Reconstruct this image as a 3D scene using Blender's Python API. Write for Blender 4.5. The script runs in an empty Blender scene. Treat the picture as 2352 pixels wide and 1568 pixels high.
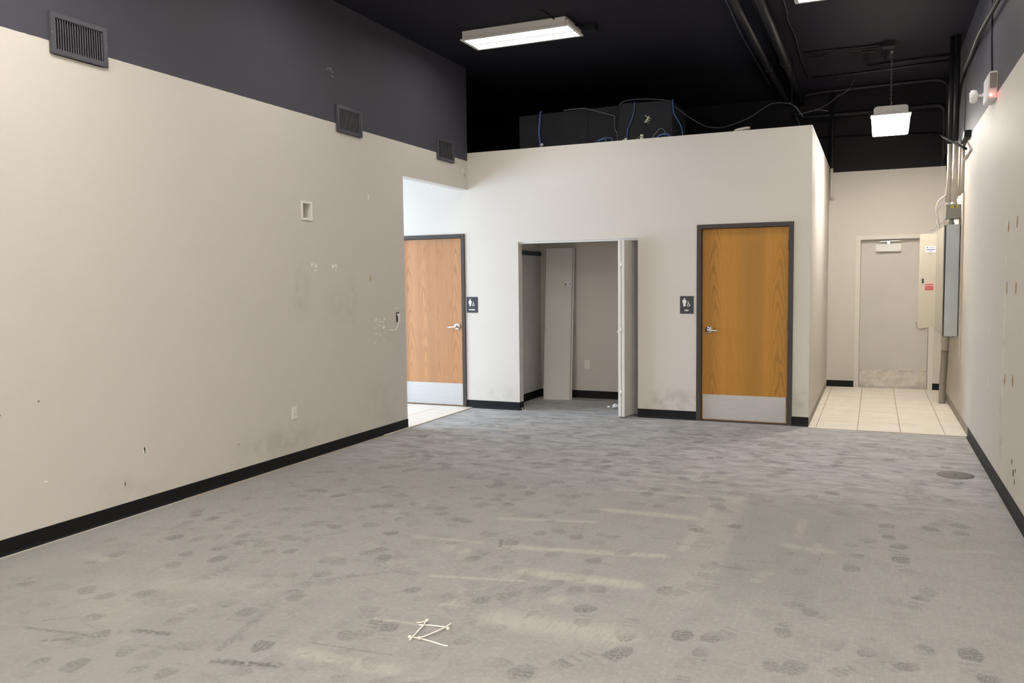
import bpy, bmesh, math, random
import numpy as np
from mathutils import Vector, Matrix

random.seed(7)
SC = bpy.context.scene
COL = SC.collection

# ------------------------------------------------------------------ camera
FPX, YAW, PITCH, ROLL, EYE = 1893.13, -0.4143, 0.0707, -0.0114, 1.5651
cy, sy, cp, sp = math.cos(YAW), math.sin(YAW), math.cos(PITCH), math.sin(PITCH)
Fv = Vector((sy * cp, cy * cp, -sp)); R0 = Vector((cy, -sy, 0)); U0 = R0.cross(Fv)
Rv = R0 * math.cos(ROLL) + U0 * math.sin(ROLL); Uv = -R0 * math.sin(ROLL) + U0 * math.cos(ROLL)
cd = bpy.data.cameras.new('camera'); cam = bpy.data.objects.new('camera', cd); COL.objects.link(cam)
M = Matrix.Identity(4)
for i in range(3):
    M[i][0], M[i][1], M[i][2] = Rv[i], Uv[i], -Fv[i]
M[2][3] = EYE
cam.matrix_world = M
cd.sensor_fit = 'HORIZONTAL'; cd.sensor_width = 36.0; cd.lens = FPX * 36.0 / 2352.0
cd.clip_start = 0.05; cd.clip_end = 100
SC.camera = cam

# ------------------------------------------------------------------ sky and exposure
LAMP = 10.0          # troffers near the partition, set dimmer than the front rows
LAMP_MID = 24.0      # third row of troffers
LAMP_BOOST = 36.0     # front troffer rows, boosted to brighten the closet and near left wall
PENDANT = 9.0      # low bay lamp in the hall, lens sides
PENDANT_DOWN = 215.0 # the same lamp, bottom of the lens
SKY = 13.0          # daylight outside the side room window
wd = bpy.data.worlds.new('daylight'); SC.world = wd; wd.use_nodes = True
bg = wd.node_tree.nodes['Background']
bg.inputs[0].default_value = (0.67, 0.785, 1.0, 1); bg.inputs[1].default_value = SKY
vs = SC.view_settings
SC.display_settings.display_device = 'sRGB'
vs.view_transform = 'Standard'; vs.look = 'None'; vs.exposure = 0.8; vs.gamma = 1.0; vs.use_curve_mapping = False

# ------------------------------------------------------------------ room measures (metres)
XL, XR, D, D2, XC = -4.6485, 0.8667, 9.2563, 12.8427, -0.6214
YO = 7.7131                      # the left wall ends here, then the opening
YF = -3.6                        # front wall behind the viewer
ZC = 4.2                         # black ceiling
ZT = 3.1747                      # top of the partition
ZPL, ZPR, ZPB = 3.077, 3.03, 3.095   # where beige paint stops on left, right, back walls
ZH = 2.724                       # underside of the header over the opening
WT = 0.12
XS = -8.6                        # far side of the daylit side room

# ------------------------------------------------------------------ materials
def srgb(r, g, b):
    f = lambda c: (c / 255 / 12.92) if c / 255 <= 0.04045 else ((c / 255 + 0.055) / 1.055) ** 2.4
    return (f(r), f(g), f(b), 1)

class NT:
    def __init__(s, name):
        s.m = bpy.data.materials.new(name); s.m.use_nodes = True
        s.t = s.m.node_tree; s.b = s.t.nodes['Principled BSDF']
    def n(s, typ, **kw):
        nd = s.t.nodes.new(typ)
        for k, v in kw.items():
            setattr(nd, k, v)
        return nd
    def l(s, a, b): s.t.links.new(a, b)
    def val(s, sock, v):
        if hasattr(v, 'is_output') or isinstance(v, bpy.types.NodeSocket): s.l(v, sock)
        else: sock.default_value = v
    def math(s, op, a, b=None, c=None, clamp=False):
        nd = s.n('ShaderNodeMath', operation=op); nd.use_clamp = clamp
        s.val(nd.inputs[0], a)
        if b is not None: s.val(nd.inputs[1], b)
        if c is not None: s.val(nd.inputs[2], c)
        return nd.outputs[0]
    def mix(s, f, a, b, blend='MIX'):
        nd = s.n('ShaderNodeMix', data_type='RGBA', blend_type=blend)
        s.val(nd.inputs[0], f); s.val(nd.inputs[6], a); s.val(nd.inputs[7], b)
        return nd.outputs[2]
    def noise(s, vec, scale, detail=3, rough=0.5, dist=0.0):
        nd = s.n('ShaderNodeTexNoise'); s.l(vec, nd.inputs['Vector'])
        nd.inputs['Scale'].default_value = scale; nd.inputs['Detail'].default_value = detail
        nd.inputs['Roughness'].default_value = rough; nd.inputs['Distortion'].default_value = dist
        return nd.outputs[0]
    def mapr(s, v, a, b, c=0.0, d=1.0, smooth=True):
        nd = s.n('ShaderNodeMapRange', interpolation_type='SMOOTHSTEP' if smooth else 'LINEAR')
        s.val(nd.inputs[0], v); nd.inputs[1].default_value = a; nd.inputs[2].default_value = b
        nd.inputs[3].default_value = c; nd.inputs[4].default_value = d
        return nd.outputs[0]
    def vmap(s, vec, scale=(1, 1, 1), loc=(0, 0, 0), rot=(0, 0, 0)):
        nd = s.n('ShaderNodeMapping'); s.l(vec, nd.inputs[0])
        nd.inputs[1].default_value = loc; nd.inputs[2].default_value = rot; nd.inputs[3].default_value = scale
        return nd.outputs[0]
    def pos(s): return s.n('ShaderNodeNewGeometry').outputs['Position']
    def obj(s): return s.n('ShaderNodeTexCoord').outputs['Object']
    def bump(s, h, strength=0.2, dist=0.002):
        nd = s.n('ShaderNodeBump'); nd.inputs['Strength'].default_value = strength
        nd.inputs['Distance'].default_value = dist; s.l(h, nd.inputs['Height']); s.l(nd.outputs[0], s.b.inputs['Normal'])

def simple(name, col, rough=0.5, metal=0.0, vary=0.06, scale=18.0, bump=0.0, coat=0.0, spec=0.5):
    t = NT(name); c = col if len(col) == 4 else (*col, 1)
    nz = t.noise(t.obj(), scale, 3)
    lo = tuple(x * (1 - vary) for x in c[:3]) + (1,); hi = tuple(min(1, x * (1 + vary)) for x in c[:3]) + (1,)
    t.l(t.mix(nz, lo, hi), t.b.inputs['Base Color'])
    t.b.inputs['Roughness'].default_value = rough; t.b.inputs['Metallic'].default_value = metal
    t.b.inputs['Specular IOR Level'].default_value = spec
    if coat: t.b.inputs['Coat Weight'].default_value = coat
    if bump: t.bump(t.noise(t.obj(), scale * 12, 3), bump, 0.001)
    return t.m

BEIGE = (0.60, 0.565, 0.505, 1)
DARKW = (0.068, 0.067, 0.081, 1)
def wall_paint(name, zline=None, stains=(), grime=0.0, upper=DARKW):
    t = NT(name); p = t.pos()
    big = t.noise(p, 0.9, 3); fine = t.noise(p, 45, 2)
    a = t.mix(big, tuple(c * 0.965 for c in BEIGE[:3]) + (1,), tuple(c * 1.03 for c in BEIGE[:3]) + (1,))
    a = t.mix(t.math('MULTIPLY', fine, 0.10), a, tuple(c * 0.82 for c in BEIGE[:3]) + (1,))
    for (cx, cyy, cz, rx, ry, rz, k) in stains:          # rubbed, greasy smudges
        q = t.vmap(p, (1 / rx, 1 / ry, 1 / rz), (-cx / rx, -cyy / ry, -cz / rz))
        ln = t.n('ShaderNodeVectorMath', operation='LENGTH'); t.l(q, ln.inputs[0])
        f = t.mapr(ln.outputs[1], 1.0, 0.1)
        f = t.math('MULTIPLY', f, t.mapr(t.noise(p, 9, 4), 0.3, 0.7))
        a = t.mix(t.math('MULTIPLY', f, k), a, (0.20, 0.195, 0.16, 1))
    if grime:                                            # mop splash dirt just over the vinyl base
        sx = t.n('ShaderNodeSeparateXYZ'); t.l(p, sx.inputs[0])
        f = t.math('MULTIPLY', t.mapr(sx.outputs[2], 0.42, 0.08), t.mapr(t.noise(p, 2.3, 4), 0.42, 0.72))
        a = t.mix(t.math('MULTIPLY', f, grime), a, (0.24, 0.22, 0.17, 1))
    if zline is not None:
        sx = t.n('ShaderNodeSeparateXYZ'); t.l(p, sx.inputs[0])
        wob = t.math('MULTIPLY_ADD', t.noise(p, 22, 2), 0.004, zline - 0.002)
        up = t.math('GREATER_THAN', sx.outputs[2], wob)
        d = t.mix(big, tuple(c * 0.9 for c in upper[:3]) + (1,), tuple(c * 1.1 for c in upper[:3]) + (1,))
        a = t.mix(up, a, d)
        t.l(t.math('MULTIPLY_ADD', up, -0.35, 0.5), t.b.inputs['Specular IOR Level'])
    t.l(a, t.b.inputs['Base Color']); t.b.inputs['Roughness'].default_value = 0.6
    t.bump(t.noise(p, 130, 3), 0.22, 0.0015)
    return t.m

def wood(name, light, dark, seed, centres, amount):
    """flat-sawn veneer: flame figure round each centre line, straight grain between"""
    t = NT(name); p = t.obj()
    sx = t.n('ShaderNodeSeparateXYZ'); t.l(p, sx.inputs[0])
    wob = t.math('MULTIPLY_ADD', t.noise(t.vmap(p, (1.5, 1, 1.1), (seed, 0, 0)), 1.0, 2), 0.16, -0.08)
    x = t.math('ADD', sx.outputs[0], wob)
    d = None
    for c in centres:
        e = t.math('ABSOLUTE', t.math('SUBTRACT', x, c))
        d = e if d is None else t.math('MINIMUM', d, e)
    ph = t.math('MULTIPLY', t.math('POWER', d, 1.6), 620.0)
    ph = t.math('ADD', ph, t.math('MULTIPLY', sx.outputs[2], 26.0))
    ph = t.math('ADD', ph, t.math('MULTIPLY', t.noise(t.vmap(p, (9, 1, 2.2), (seed, seed, 0)), 1.0, 4, 0.6), 13.0))
    rings = t.mapr(t.math('SINE', ph), 0.1, 1.0)
    fade = t.mapr(d, 0.10, 0.02, 0.28, 1.0)
    fade = t.math('MULTIPLY', fade, t.mapr(t.noise(t.vmap(p, (3, 1, 1.3), (0, seed, 0)), 1.0, 2), 0.35, 0.65, 0.25, 1.0))
    fib = t.noise(t.vmap(p, (190, 190, 5), (seed, 0, 0)), 1.0, 3, 0.6)
    band = t.noise(t.vmap(p, (6, 1, 0.12), (seed * 3, 0, 0)), 1.0, 2)
    a = t.mix(t.mapr(band, 0.3, 0.7), tuple(c * 0.88 for c in light) + (1,), tuple(c * 1.10 for c in light) + (1,))
    a = t.mix(t.math('MULTIPLY', t.math('MULTIPLY', rings, fade), amount), a, (*dark, 1))
    a = t.mix(t.math('MULTIPLY', t.mapr(fib, 0.42, 0.75), 0.38), a, (*dark, 1))
    t.l(a, t.b.inputs['Base Color']); t.b.inputs['Roughness'].default_value = 0.5; t.b.inputs['Specular IOR Level'].default_value = 0.28
    t.bump(fib, 0.08, 0.0006)
    return t.m

def emitter(name, col, strength):
    t = NT(name); t.b.inputs['Base Color'].default_value = (0.9, 0.9, 0.88, 1)
    nz = t.noise(t.obj(), 60, 1)
    t.b.inputs['Emission Color'].default_value = (*col, 1)
    t.l(t.math('MULTIPLY_ADD', nz, strength * 0.1, strength * 0.95), t.b.inputs['Emission Strength'])
    return t.m

def brushed(name, col, rough=0.38, metal=0.85, axis=(3, 3, 140)):
    t = NT(name); p = t.obj()
    n1 = t.noise(t.vmap(p, axis), 1.0, 3); n2 = t.noise(p, 5, 4)
    a = t.mix(n1, tuple(c * 0.9 for c in col) + (1,), tuple(min(1, c * 1.1) for c in col) + (1,))
    t.l(a, t.b.inputs['Base Color']); t.b.inputs['Metallic'].default_value = metal
    t.l(t.mapr(n2, 0.3, 0.7, rough - 0.08, rough + 0.12), t.b.inputs['Roughness'])
    return t.m

def worn_steel():
    t = NT('worn_kick_plate_steel'); p = t.obj()
    n = t.noise(t.vmap(p, (5, 1, 9)), 1.0, 5, 0.6); f = t.noise(p, 30, 4, 0.6)
    a = t.mix(t.mapr(n, 0.35, 0.68), (0.60, 0.565, 0.50, 1), (0.44, 0.41, 0.36, 1))
    a = t.mix(t.math('MULTIPLY', t.mapr(f, 0.5, 0.75), 0.25), a, (0.30, 0.28, 0.245, 1))
    t.l(a, t.b.inputs['Base Color']); t.b.inputs['Metallic'].default_value = 0.55
    t.l(t.mapr(f, 0.3, 0.7, 0.28, 0.5), t.b.inputs['Roughness']); t.bump(n, 0.25, 0.01)
    return t.m

def floor_concrete():
    t = NT('bare_concrete'); p = t.pos()
    at = lambda nm: (lambda nd: nd.outputs['Fac'])(t.n('ShaderNodeAttribute', attribute_name=nm))
    dark, light, scuff = at('tread'), at('dust'), at('scuff')
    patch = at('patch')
    n1 = t.noise(p, 0.7, 4, 0.55); n2 = t.noise(p, 5, 5, 0.6); n3 = t.noise(p, 38, 4, 0.65)
    broom = t.noise(t.vmap(p, (110, 5, 1), (0, 0, 0), (0, 0, 0.12)), 1.0, 3, 0.6)
    smear_daylight = t.noise(t.vmap(p, (3.6, 8.5, 1), (0, 0, 0), (0, 0, 0.25)), 1.0, 7, 0.72, 0.9)
    a = t.mix(n1, (0.250, 0.243, 0.229, 1), (0.297, 0.288, 0.270, 1))
    a = t.mix(t.math('MULTIPLY', t.mapr(n2, 0.42, 0.70), 0.36), a, (0.195, 0.189, 0.176, 1))
    a = t.mix(t.math('MULTIPLY', t.mapr(n3, 0.45, 0.70), 0.42), a, (0.37, 0.358, 0.332, 1))
    a = t.mix(t.math('MULTIPLY', t.mapr(broom, 0.40, 0.75), 0.20), a, (0.385, 0.372, 0.338, 1))
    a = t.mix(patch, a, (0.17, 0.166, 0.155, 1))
    s = t.n('ShaderNodeSeparateXYZ'); t.l(p, s.inputs[0])
    far = t.mapr(s.outputs[1], 5.4, 7.2)                 # streaky dust by the doors, with daylight painted into its pale tone
    a = t.mix(t.math('MULTIPLY', t.math('MULTIPLY', t.mapr(smear_daylight, 0.52, 0.70), far), 0.42), a, (0.215, 0.211, 0.206, 1))
    a = t.mix(t.math('MULTIPLY', t.math('MULTIPLY', t.mapr(smear_daylight, 0.66, 0.34), far), 0.80), a, (0.50, 0.495, 0.488, 1))  # lightened further so the far floor looks daylit
    dn = t.mapr(t.noise(t.vmap(p, (60, 9, 1), (0, 0, 0), (0, 0, 0.12)), 1.0, 3, 0.6), 0.25, 0.62, 0.35, 1.0)
    a = t.mix(t.math('MULTIPLY', t.math('MULTIPLY', light, dn), 0.62), a, (0.47, 0.452, 0.39, 1))
    lug = t.mapr(t.noise(p, 70, 4, 0.7, 0.3), 0.38, 0.58, 0.25, 1.0)
    a = t.mix(t.math('MULTIPLY', t.math('MULTIPLY', dark, lug), 0.9), a, (0.130, 0.125, 0.115, 1))
    sn = t.mapr(t.noise(p, 45, 4, 0.7), 0.36, 0.58)
    a = t.mix(t.math('MULTIPLY', t.math('MULTIPLY', scuff, sn), 0.8), a, (0.085, 0.08, 0.074, 1))
    grit = t.mapr(t.noise(p, 170, 2), 0.69, 0.78)
    a = t.mix(t.math('MULTIPLY', grit, 0.45), a, (0.60, 0.58, 0.53, 1))
    t.l(a, t.b.inputs['Base Color']); t.b.inputs['Roughness'].default_value = 0.75
    h = t.math('ADD', t.math('MULTIPLY', broom, 0.6), t.noise(p, 90, 4))
    t.bump(h, 0.25, 0.002)
    return t.m

def tile_mat():
    t = NT('ceramic_tile'); p = t.pos()
    st = t.noise(t.vmap(p, (2.2, 16, 1)), 1.0, 5, 0.6, 0.4)
    a = t.mix(t.mapr(st, 0.3, 0.7), (0.86, 0.80, 0.70, 1), (0.76, 0.69, 0.585, 1))
    a = t.mix(t.math('MULTIPLY', t.mapr(t.noise(p, 3, 4), 0.5, 0.75), 0.25), a, (0.60, 0.52, 0.42, 1))
    t.l(a, t.b.inputs['Base Color']); t.b.inputs['Roughness'].default_value = 0.38
    return t.m

def ceiling_mat():
    t = NT('black_ceiling_paint'); p = t.pos()
    a = t.mix(t.noise(p, 1.2, 4), (0.0145, 0.0138, 0.0215, 1), (0.0195, 0.0185, 0.0255, 1))
    t.l(a, t.b.inputs['Base Color']); t.b.inputs['Roughness'].default_value = 0.7; t.b.inputs['Specular IOR Level'].default_value = 0.12
    t.bump(t.noise(p, 25, 4), 0.3, 0.004)
    return t.m

MT = {}
MT['wall_left'] = wall_paint('beige_and_charcoal_paint', ZPL, stains=[
    (XL, 5.95, 1.5, 0.5, 0.16, 0.34, 0.26), (XL, 6.72, 1.42, 0.5, 0.14, 0.30, 0.24), (XL, 6.45, 1.30, 0.5, 0.30, 0.30, 0.12),
    (XL, 5.6, 0.24, 0.5, 0.9, 0.22, 0.22), (XL, 7.2, 0.35, 0.5, 0.5, 0.4, 0.12), (XL, 4.05, 0.18, 0.5, 0.5, 0.16, 0.14)], grime=0.2)
MT['wall_right'] = wall_paint('beige_paint_right', ZPR, stains=[(XR, 6.95, 0.62, .5, .16, .16, .35), (XR, 6.9, .36, .5, .12, .18, .5)], grime=0.2, upper=(0.088, 0.085, 0.096))
MT['wall_back'] = wall_paint('beige_paint_back', ZPB, grime=0.1, upper=(0.0085, 0.0082, 0.0095))
MT['wall_part'] = wall_paint('beige_paint_partition', None, stains=[
    (-2.05, D, 0.2, 0.5, 0.5, 0.20, 0.5), (-0.70, D, .26, .15, .5, .2, .4), (-4.2, D, .2, .3, .5, .15, .25)], grime=0.3)
MT['wall_plain'] = wall_paint('beige_paint_plain', None)
MT['ceiling'] = ceiling_mat()
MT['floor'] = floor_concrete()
MT['tile'] = tile_mat()
MT['grout'] = simple('tan_grout', (0.42, 0.36, 0.28), 0.85, 0, 0.1, 30)
MT['vinyl'] = simple('black_vinyl_base', (0.007, 0.0072, 0.008), 0.5, 0, 0.15, 6, spec=0.2)
MT['bronze'] = simple('dark_bronze_frame', (0.052, 0.043, 0.037), 0.5, 0, 0.12, 12, spec=0.3)
MT['frame_white'] = simple('painted_frame_beige', (0.66, 0.63, 0.57), 0.45, 0, 0.05, 8)
MT['door_grey'] = simple('pale_grey_door_paint', (0.545, 0.52, 0.475), 0.5, 0, 0.05, 3)
MT['closet_door'] = simple('grey_beige_door_paint', (0.54, 0.525, 0.475), 0.5, 0, 0.05, 3)
MT['closet_edge'] = simple('white_door_edge', (0.72, 0.70, 0.66), 0.5, 0, 0.04, 6)
MT['oak_dark'] = wood('golden_oak_veneer', (0.44, 0.205, 0.032), (0.25, 0.105, 0.014), 3.3, (-0.33, 0.36), 0.62)
MT['oak_pale'] = wood('pale_oak_veneer', (0.44, 0.222, 0.098), (0.26, 0.122, 0.05), 8.1, (-0.33, -0.1, 0.12, 0.36), 0.5)
MT['kick'] = brushed('brushed_kick_plate', (0.47, 0.46, 0.435), 0.5, 0.35)
MT['chrome'] = brushed('satin_chrome', (0.78, 0.77, 0.74), 0.22, 0.95)
MT['galv'] = brushed('galvanized_steel', (0.44, 0.48, 0.48), 0.45, 0.35, (5, 5, 3))
MT['greybox'] = simple('grey_enamel_box', (0.20, 0.205, 0.185), 0.4, 0, 0.06, 8)
MT['panel'] = simple('cream_enamel', (0.50, 0.465, 0.38), 0.4, 0, 0.04, 5)
MT['board'] = simple('cream_backing_board', (0.60, 0.55, 0.45), 0.6, 0, 0.05, 5)
MT['cond_cream'] = simple('cream_painted_conduit', (0.56, 0.52, 0.45), 0.4, 0, 0.05, 5)
MT['cond_grey'] = simple('grey_pvc_conduit', (0.25, 0.225, 0.19), 0.5, 0, 0.1, 6)
MT['black'] = simple('matte_black_paint', (0.013, 0.013, 0.015), 0.55, 0, 0.2, 9, spec=0.2)
MT['blackg'] = simple('satin_black_pipe_paint', (0.016, 0.016, 0.019), 0.5, 0, 0.15, 9, spec=0.25)
MT['duct'] = simple('charcoal_duct_wrap', (0.026, 0.027, 0.033), 0.7, 0, 0.25, 5, 0.2, spec=0.2)
MT['ventg'] = simple('grey_vent_enamel', (0.068, 0.068, 0.080), 0.42, 0, 0.08, 10)
MT['slat'] = simple('grey_slat_enamel', (0.22, 0.22, 0.24), 0.35, 0, 0.08, 10)
MT['void'] = simple('dark_duct_void', (0.006, 0.006, 0.009), 0.8, 0, 0.1, 10)
MT['white'] = simple('white_enamel', (0.74, 0.73, 0.70), 0.4, 0, 0.03, 8)
MT['plate'] = simple('ivory_plastic', (0.76, 0.74, 0.68), 0.35, 0, 0.03, 10)
MT['slot'] = simple('dark_slot', (0.03, 0.03, 0.03), 0.6, 0, 0.1, 10)
MT['sign'] = simple('charcoal_sign_plastic', (0.020, 0.020, 0.026), 0.4, 0, 0.08, 20)
MT['signw'] = simple('white_sign_relief', (0.85, 0.84, 0.80), 0.5, 0, 0.02, 20)
MT['spackle'] = simple('white_spackle', (0.80, 0.78, 0.70), 0.8, 0, 0.06, 60)
MT['tan'] = simple('torn_drywall_paper', (0.36, 0.22, 0.09), 0.85, 0, 0.25, 60)
MT['scrap'] = simple('pale_torn_paper', (0.50, 0.40, 0.24), 0.85, 0, 0.25, 60)
MT['glue'] = simple('old_mastic', (0.33, 0.295, 0.245), 0.8, 0, 0.25, 9)
MT['blue'] = simple('blue_network_cable', (0.075, 0.14, 0.36), 0.4, 0, 0.1, 20)
MT['greywire'] = simple('grey_cable', (0.16, 0.16, 0.19), 0.45, 0, 0.1, 20)
MT['darkwire'] = simple('dark_grey_cable', (0.05, 0.05, 0.062), 0.5, 0, 0.1, 20)
MT['zip'] = simple('white_nylon', (0.80, 0.78, 0.70), 0.4, 0, 0.03, 30)
MT['paper'] = simple('white_paper', (0.82, 0.82, 0.82), 0.8, 0, 0.04, 30)
MT['red'] = simple('red_sticker', (0.48, 0.012, 0.018), 0.45, 0, 0.06, 30)
MT['stick'] = simple('white_sticker', (0.74, 0.74, 0.74), 0.45, 0, 0.03, 30)
MT['ink'] = simple('blue_ink', (0.08, 0.11, 0.32), 0.5, 0, 0.05, 30)
MT['yellow'] = simple('yellow_sticker', (0.55, 0.45, 0.03), 0.45, 0, 0.05, 30)
MT['steel'] = worn_steel()
MT['cover'] = simple('dull_iron_cover', (0.15, 0.142, 0.125), 0.6, 0.2, 0.12, 40)
MT['strip'] = simple('slate_blue_cleat', (0.040, 0.050, 0.062), 0.5, 0, 0.1, 12)
def pane(name, tint):
    t = NT(name); tr = t.n('ShaderNodeBsdfTransparent'); tr.inputs[0].default_value = (*tint, 1)
    gl = t.n('ShaderNodeBsdfGlossy'); gl.inputs['Roughness'].default_value = 0.03
    t.l(t.mix(t.noise(t.obj(), 2, 1), (0.85, 0.85, 0.85, 1), (0.95, 0.95, 0.95, 1)), gl.inputs[0])
    mx = t.n('ShaderNodeMixShader'); mx.inputs[0].default_value = 0.06
    t.l(tr.outputs[0], mx.inputs[1]); t.l(gl.outputs[0], mx.inputs[2])
    t.l(mx.outputs[0], t.t.nodes['Material Output'].inputs[0]); return t.m
MT['glass'] = pane('clear_window_glass', (0.95, 0.97, 0.97))
MT['glass_bronze'] = pane('bronze_fill_glass', (0.62, 0.54, 0.455))  # tint picked to warm and dim the added front window's light
MT['lamp'] = emitter('troffer_diffuser_glow', (1.0, 0.955, 0.91), LAMP)
MT['lamp_mid'] = emitter('mid_troffer_diffuser_glow', (1.0, 0.955, 0.91), LAMP_MID)
MT['lamp_boost'] = emitter('bright_troffer_diffuser_glow', (1.0, 0.955, 0.91), LAMP_BOOST)
MT['lamp2'] = emitter('low_bay_lens_glow', (1.0, 0.94, 0.86), PENDANT)
MT['lamp3'] = emitter('low_bay_bottom_glow', (1.0, 0.94, 0.86), PENDANT_DOWN)
MT['led'] = emitter('red_led_glow', (1.0, 0.06, 0.05), 60)

# ------------------------------------------------------------------ geometry helpers
class MB:
    def __init__(s): s.v, s.f, s.smooth = [], [], set()
    def quad(s, *p):
        i = len(s.v); s.v += [tuple(q) for q in p]; s.f.append(tuple(range(i, i + len(p)))); return s
    def box(s, x0, x1, y0, y1, z0, z1):
        i = len(s.v)
        s.v += [(x, y, z) for z in (z0, z1) for y in (y0, y1) for x in (x0, x1)]
        s.f += [tuple(i + k for k in q) for q in ((0, 2, 3, 1), (4, 5, 7, 6), (0, 1, 5, 4), (2, 6, 7, 3), (0, 4, 6, 2), (1, 3, 7, 5))]
        return s
    def hexa(s, p):   # eight corners in the order of box()
        i = len(s.v); s.v += [tuple(q) for q in p]
        s.f += [tuple(i + k for k in q) for q in ((0, 2, 3, 1), (4, 5, 7, 6), (0, 1, 5, 4), (2, 6, 7, 3), (0, 4, 6, 2), (1, 3, 7, 5))]
        return s
    def prism(s, poly, axis, a, b):   # poly in the two other axes, extruded a..b along axis
        def P(u, w, t): return {'x': (t, u, w), 'y': (u, t, w), 'z': (u, w, t)}[axis]
        n, i = len(poly), len(s.v)
        s.v += [P(u, w, a) for u, w in poly] + [P(u, w, b) for u, w in poly]
        s.f += [tuple(i + k for k in range(n)), tuple(i + n + k for k in reversed(range(n)))]
        s.f += [(i + k, i + n + k, i + n + (k + 1) % n, i + (k + 1) % n) for k in range(n)]
        return s
    def tube(s, pts, r, n=8, cap=True):
        pts = [Vector(p) for p in pts]; m = len(pts)
        rr = r if isinstance(r, (list, tuple)) else [r] * m
        t0 = (pts[1] - pts[0]).normalized()
        ref = Vector((0, 0, 1)) if abs(t0.z) < 0.9 else Vector((1, 0, 0))
        u = t0.cross(ref).normalized(); i = len(s.v)
        for k in range(m):
            t = (pts[min(k + 1, m - 1)] - pts[max(k - 1, 0)]).normalized()
            u = (u - t * u.dot(t)).normalized(); w = t.cross(u)
            for j in range(n):
                a = 2 * math.pi * j / n
                s.v.append(tuple(pts[k] + (u * math.cos(a) + w * math.sin(a)) * rr[k]))
        for k in range(m - 1):
            for j in range(n):
                s.smooth.add(len(s.f))
                s.f.append((i + k * n + j, i + k * n + (j + 1) % n, i + (k + 1) * n + (j + 1) % n, i + (k + 1) * n + j))
        if cap:
            s.f.append(tuple(i + j for j in reversed(range(n)))); s.f.append(tuple(i + (m - 1) * n + j for j in range(n)))
        return s
    def lathe(s, prof, c, axis='z', n=20):  # prof: (radius, height)
        i = len(s.v)
        for (r, h) in prof:
            for j in range(n):
                a = 2 * math.pi * j / n; u, w = r * math.cos(a), r * math.sin(a)
                s.v.append({'z': (c[0] + u, c[1] + w, c[2] + h), 'y': (c[0] + u, c[1] + h, c[2] + w), 'x': (c[0] + h, c[1] + u, c[2] + w)}[axis])
        for k in range(len(prof) - 1):
            for j in range(n):
                s.smooth.add(len(s.f))
                s.f.append((i + k * n + j, i + k * n + (j + 1) % n, i + (k + 1) * n + (j + 1) % n, i + (k + 1) * n + j))
        s.f.append(tuple(i + j for j in reversed(range(n)))); s.f.append(tuple(i + (len(prof) - 1) * n + j for j in range(n)))
        return s

def mesh_of(name, mb, off=(0, 0, 0), bevel=0.0):
    me = bpy.data.meshes.new(name)
    ox, oy, oz = off
    me.from_pydata([(a - ox, b - oy, c - oz) for a, b, c in mb.v], [], mb.f)
    for k in mb.smooth: me.polygons[k].use_smooth = True
    bm = bmesh.new(); bm.from_mesh(me)
    if bevel:
        bmesh.ops.remove_doubles(bm, verts=bm.verts, dist=1e-6)
        ed = [e for e in bm.edges if len(e.link_faces) == 2 and e.calc_face_angle(0) > 0.6]
        bmesh.ops.bevel(bm, geom=ed, offset=bevel, segments=2, affect='EDGES', clamp_overlap=True)
    bmesh.ops.recalc_face_normals(bm, faces=bm.faces)
    bm.to_mesh(me); bm.free(); me.update()
    return me

def base_of(mb):
    xs, ys, zs = zip(*mb.v)
    return ((min(xs) + max(xs)) / 2, (min(ys) + max(ys)) / 2, min(zs))

def tag(o, label=None, cat=None, group=None, kind=None):
    if label: o['label'] = label
    if cat: o['category'] = cat
    if group: o['group'] = group
    if kind: o['kind'] = kind
    return o

def empty(name, loc, label, cat, group=None, kind=None):
    o = bpy.data.objects.new(name, None); COL.objects.link(o); o.location = loc
    o.empty_display_size = 0.1
    return tag(o, label, cat, group, kind)

ORG = {}
def wloc(o):
    v = Vector(o.location)
    while o.parent: o = o.parent; v += Vector(o.location)
    return v

def part(name, mb, mat, parent, bevel=0.0, label=None, local=False):
    """a part given in room coordinates, hung under its parent"""
    w = wloc(parent); b = Vector(base_of(mb)) if local else w
    o = bpy.data.objects.new(name, mesh_of(name, mb, b, bevel)); COL.objects.link(o)
    o.data.materials.append(MT[mat]); o.parent = parent; o.location = b - w
    if label: o['label'] = label
    return o

def thing(name, mb, mat, label, cat, group=None, bevel=0.0):
    b = base_of(mb)
    o = bpy.data.objects.new(name, mesh_of(name, mb, b, bevel)); COL.objects.link(o); o.location = b
    o.data.materials.append(MT[mat])
    return tag(o, label, cat, group)

def struct(name, mb, mat, label, cat, bevel=0.0):
    o = bpy.data.objects.new(name, mesh_of(name, mb, (0, 0, 0), bevel)); COL.objects.link(o)
    o.data.materials.append(MT[mat])
    return tag(o, label, cat, None, 'structure')

def instance(src, loc, parent):
    c = src.copy(); COL.objects.link(c); c.parent = parent; c.location = loc
    return c

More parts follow.
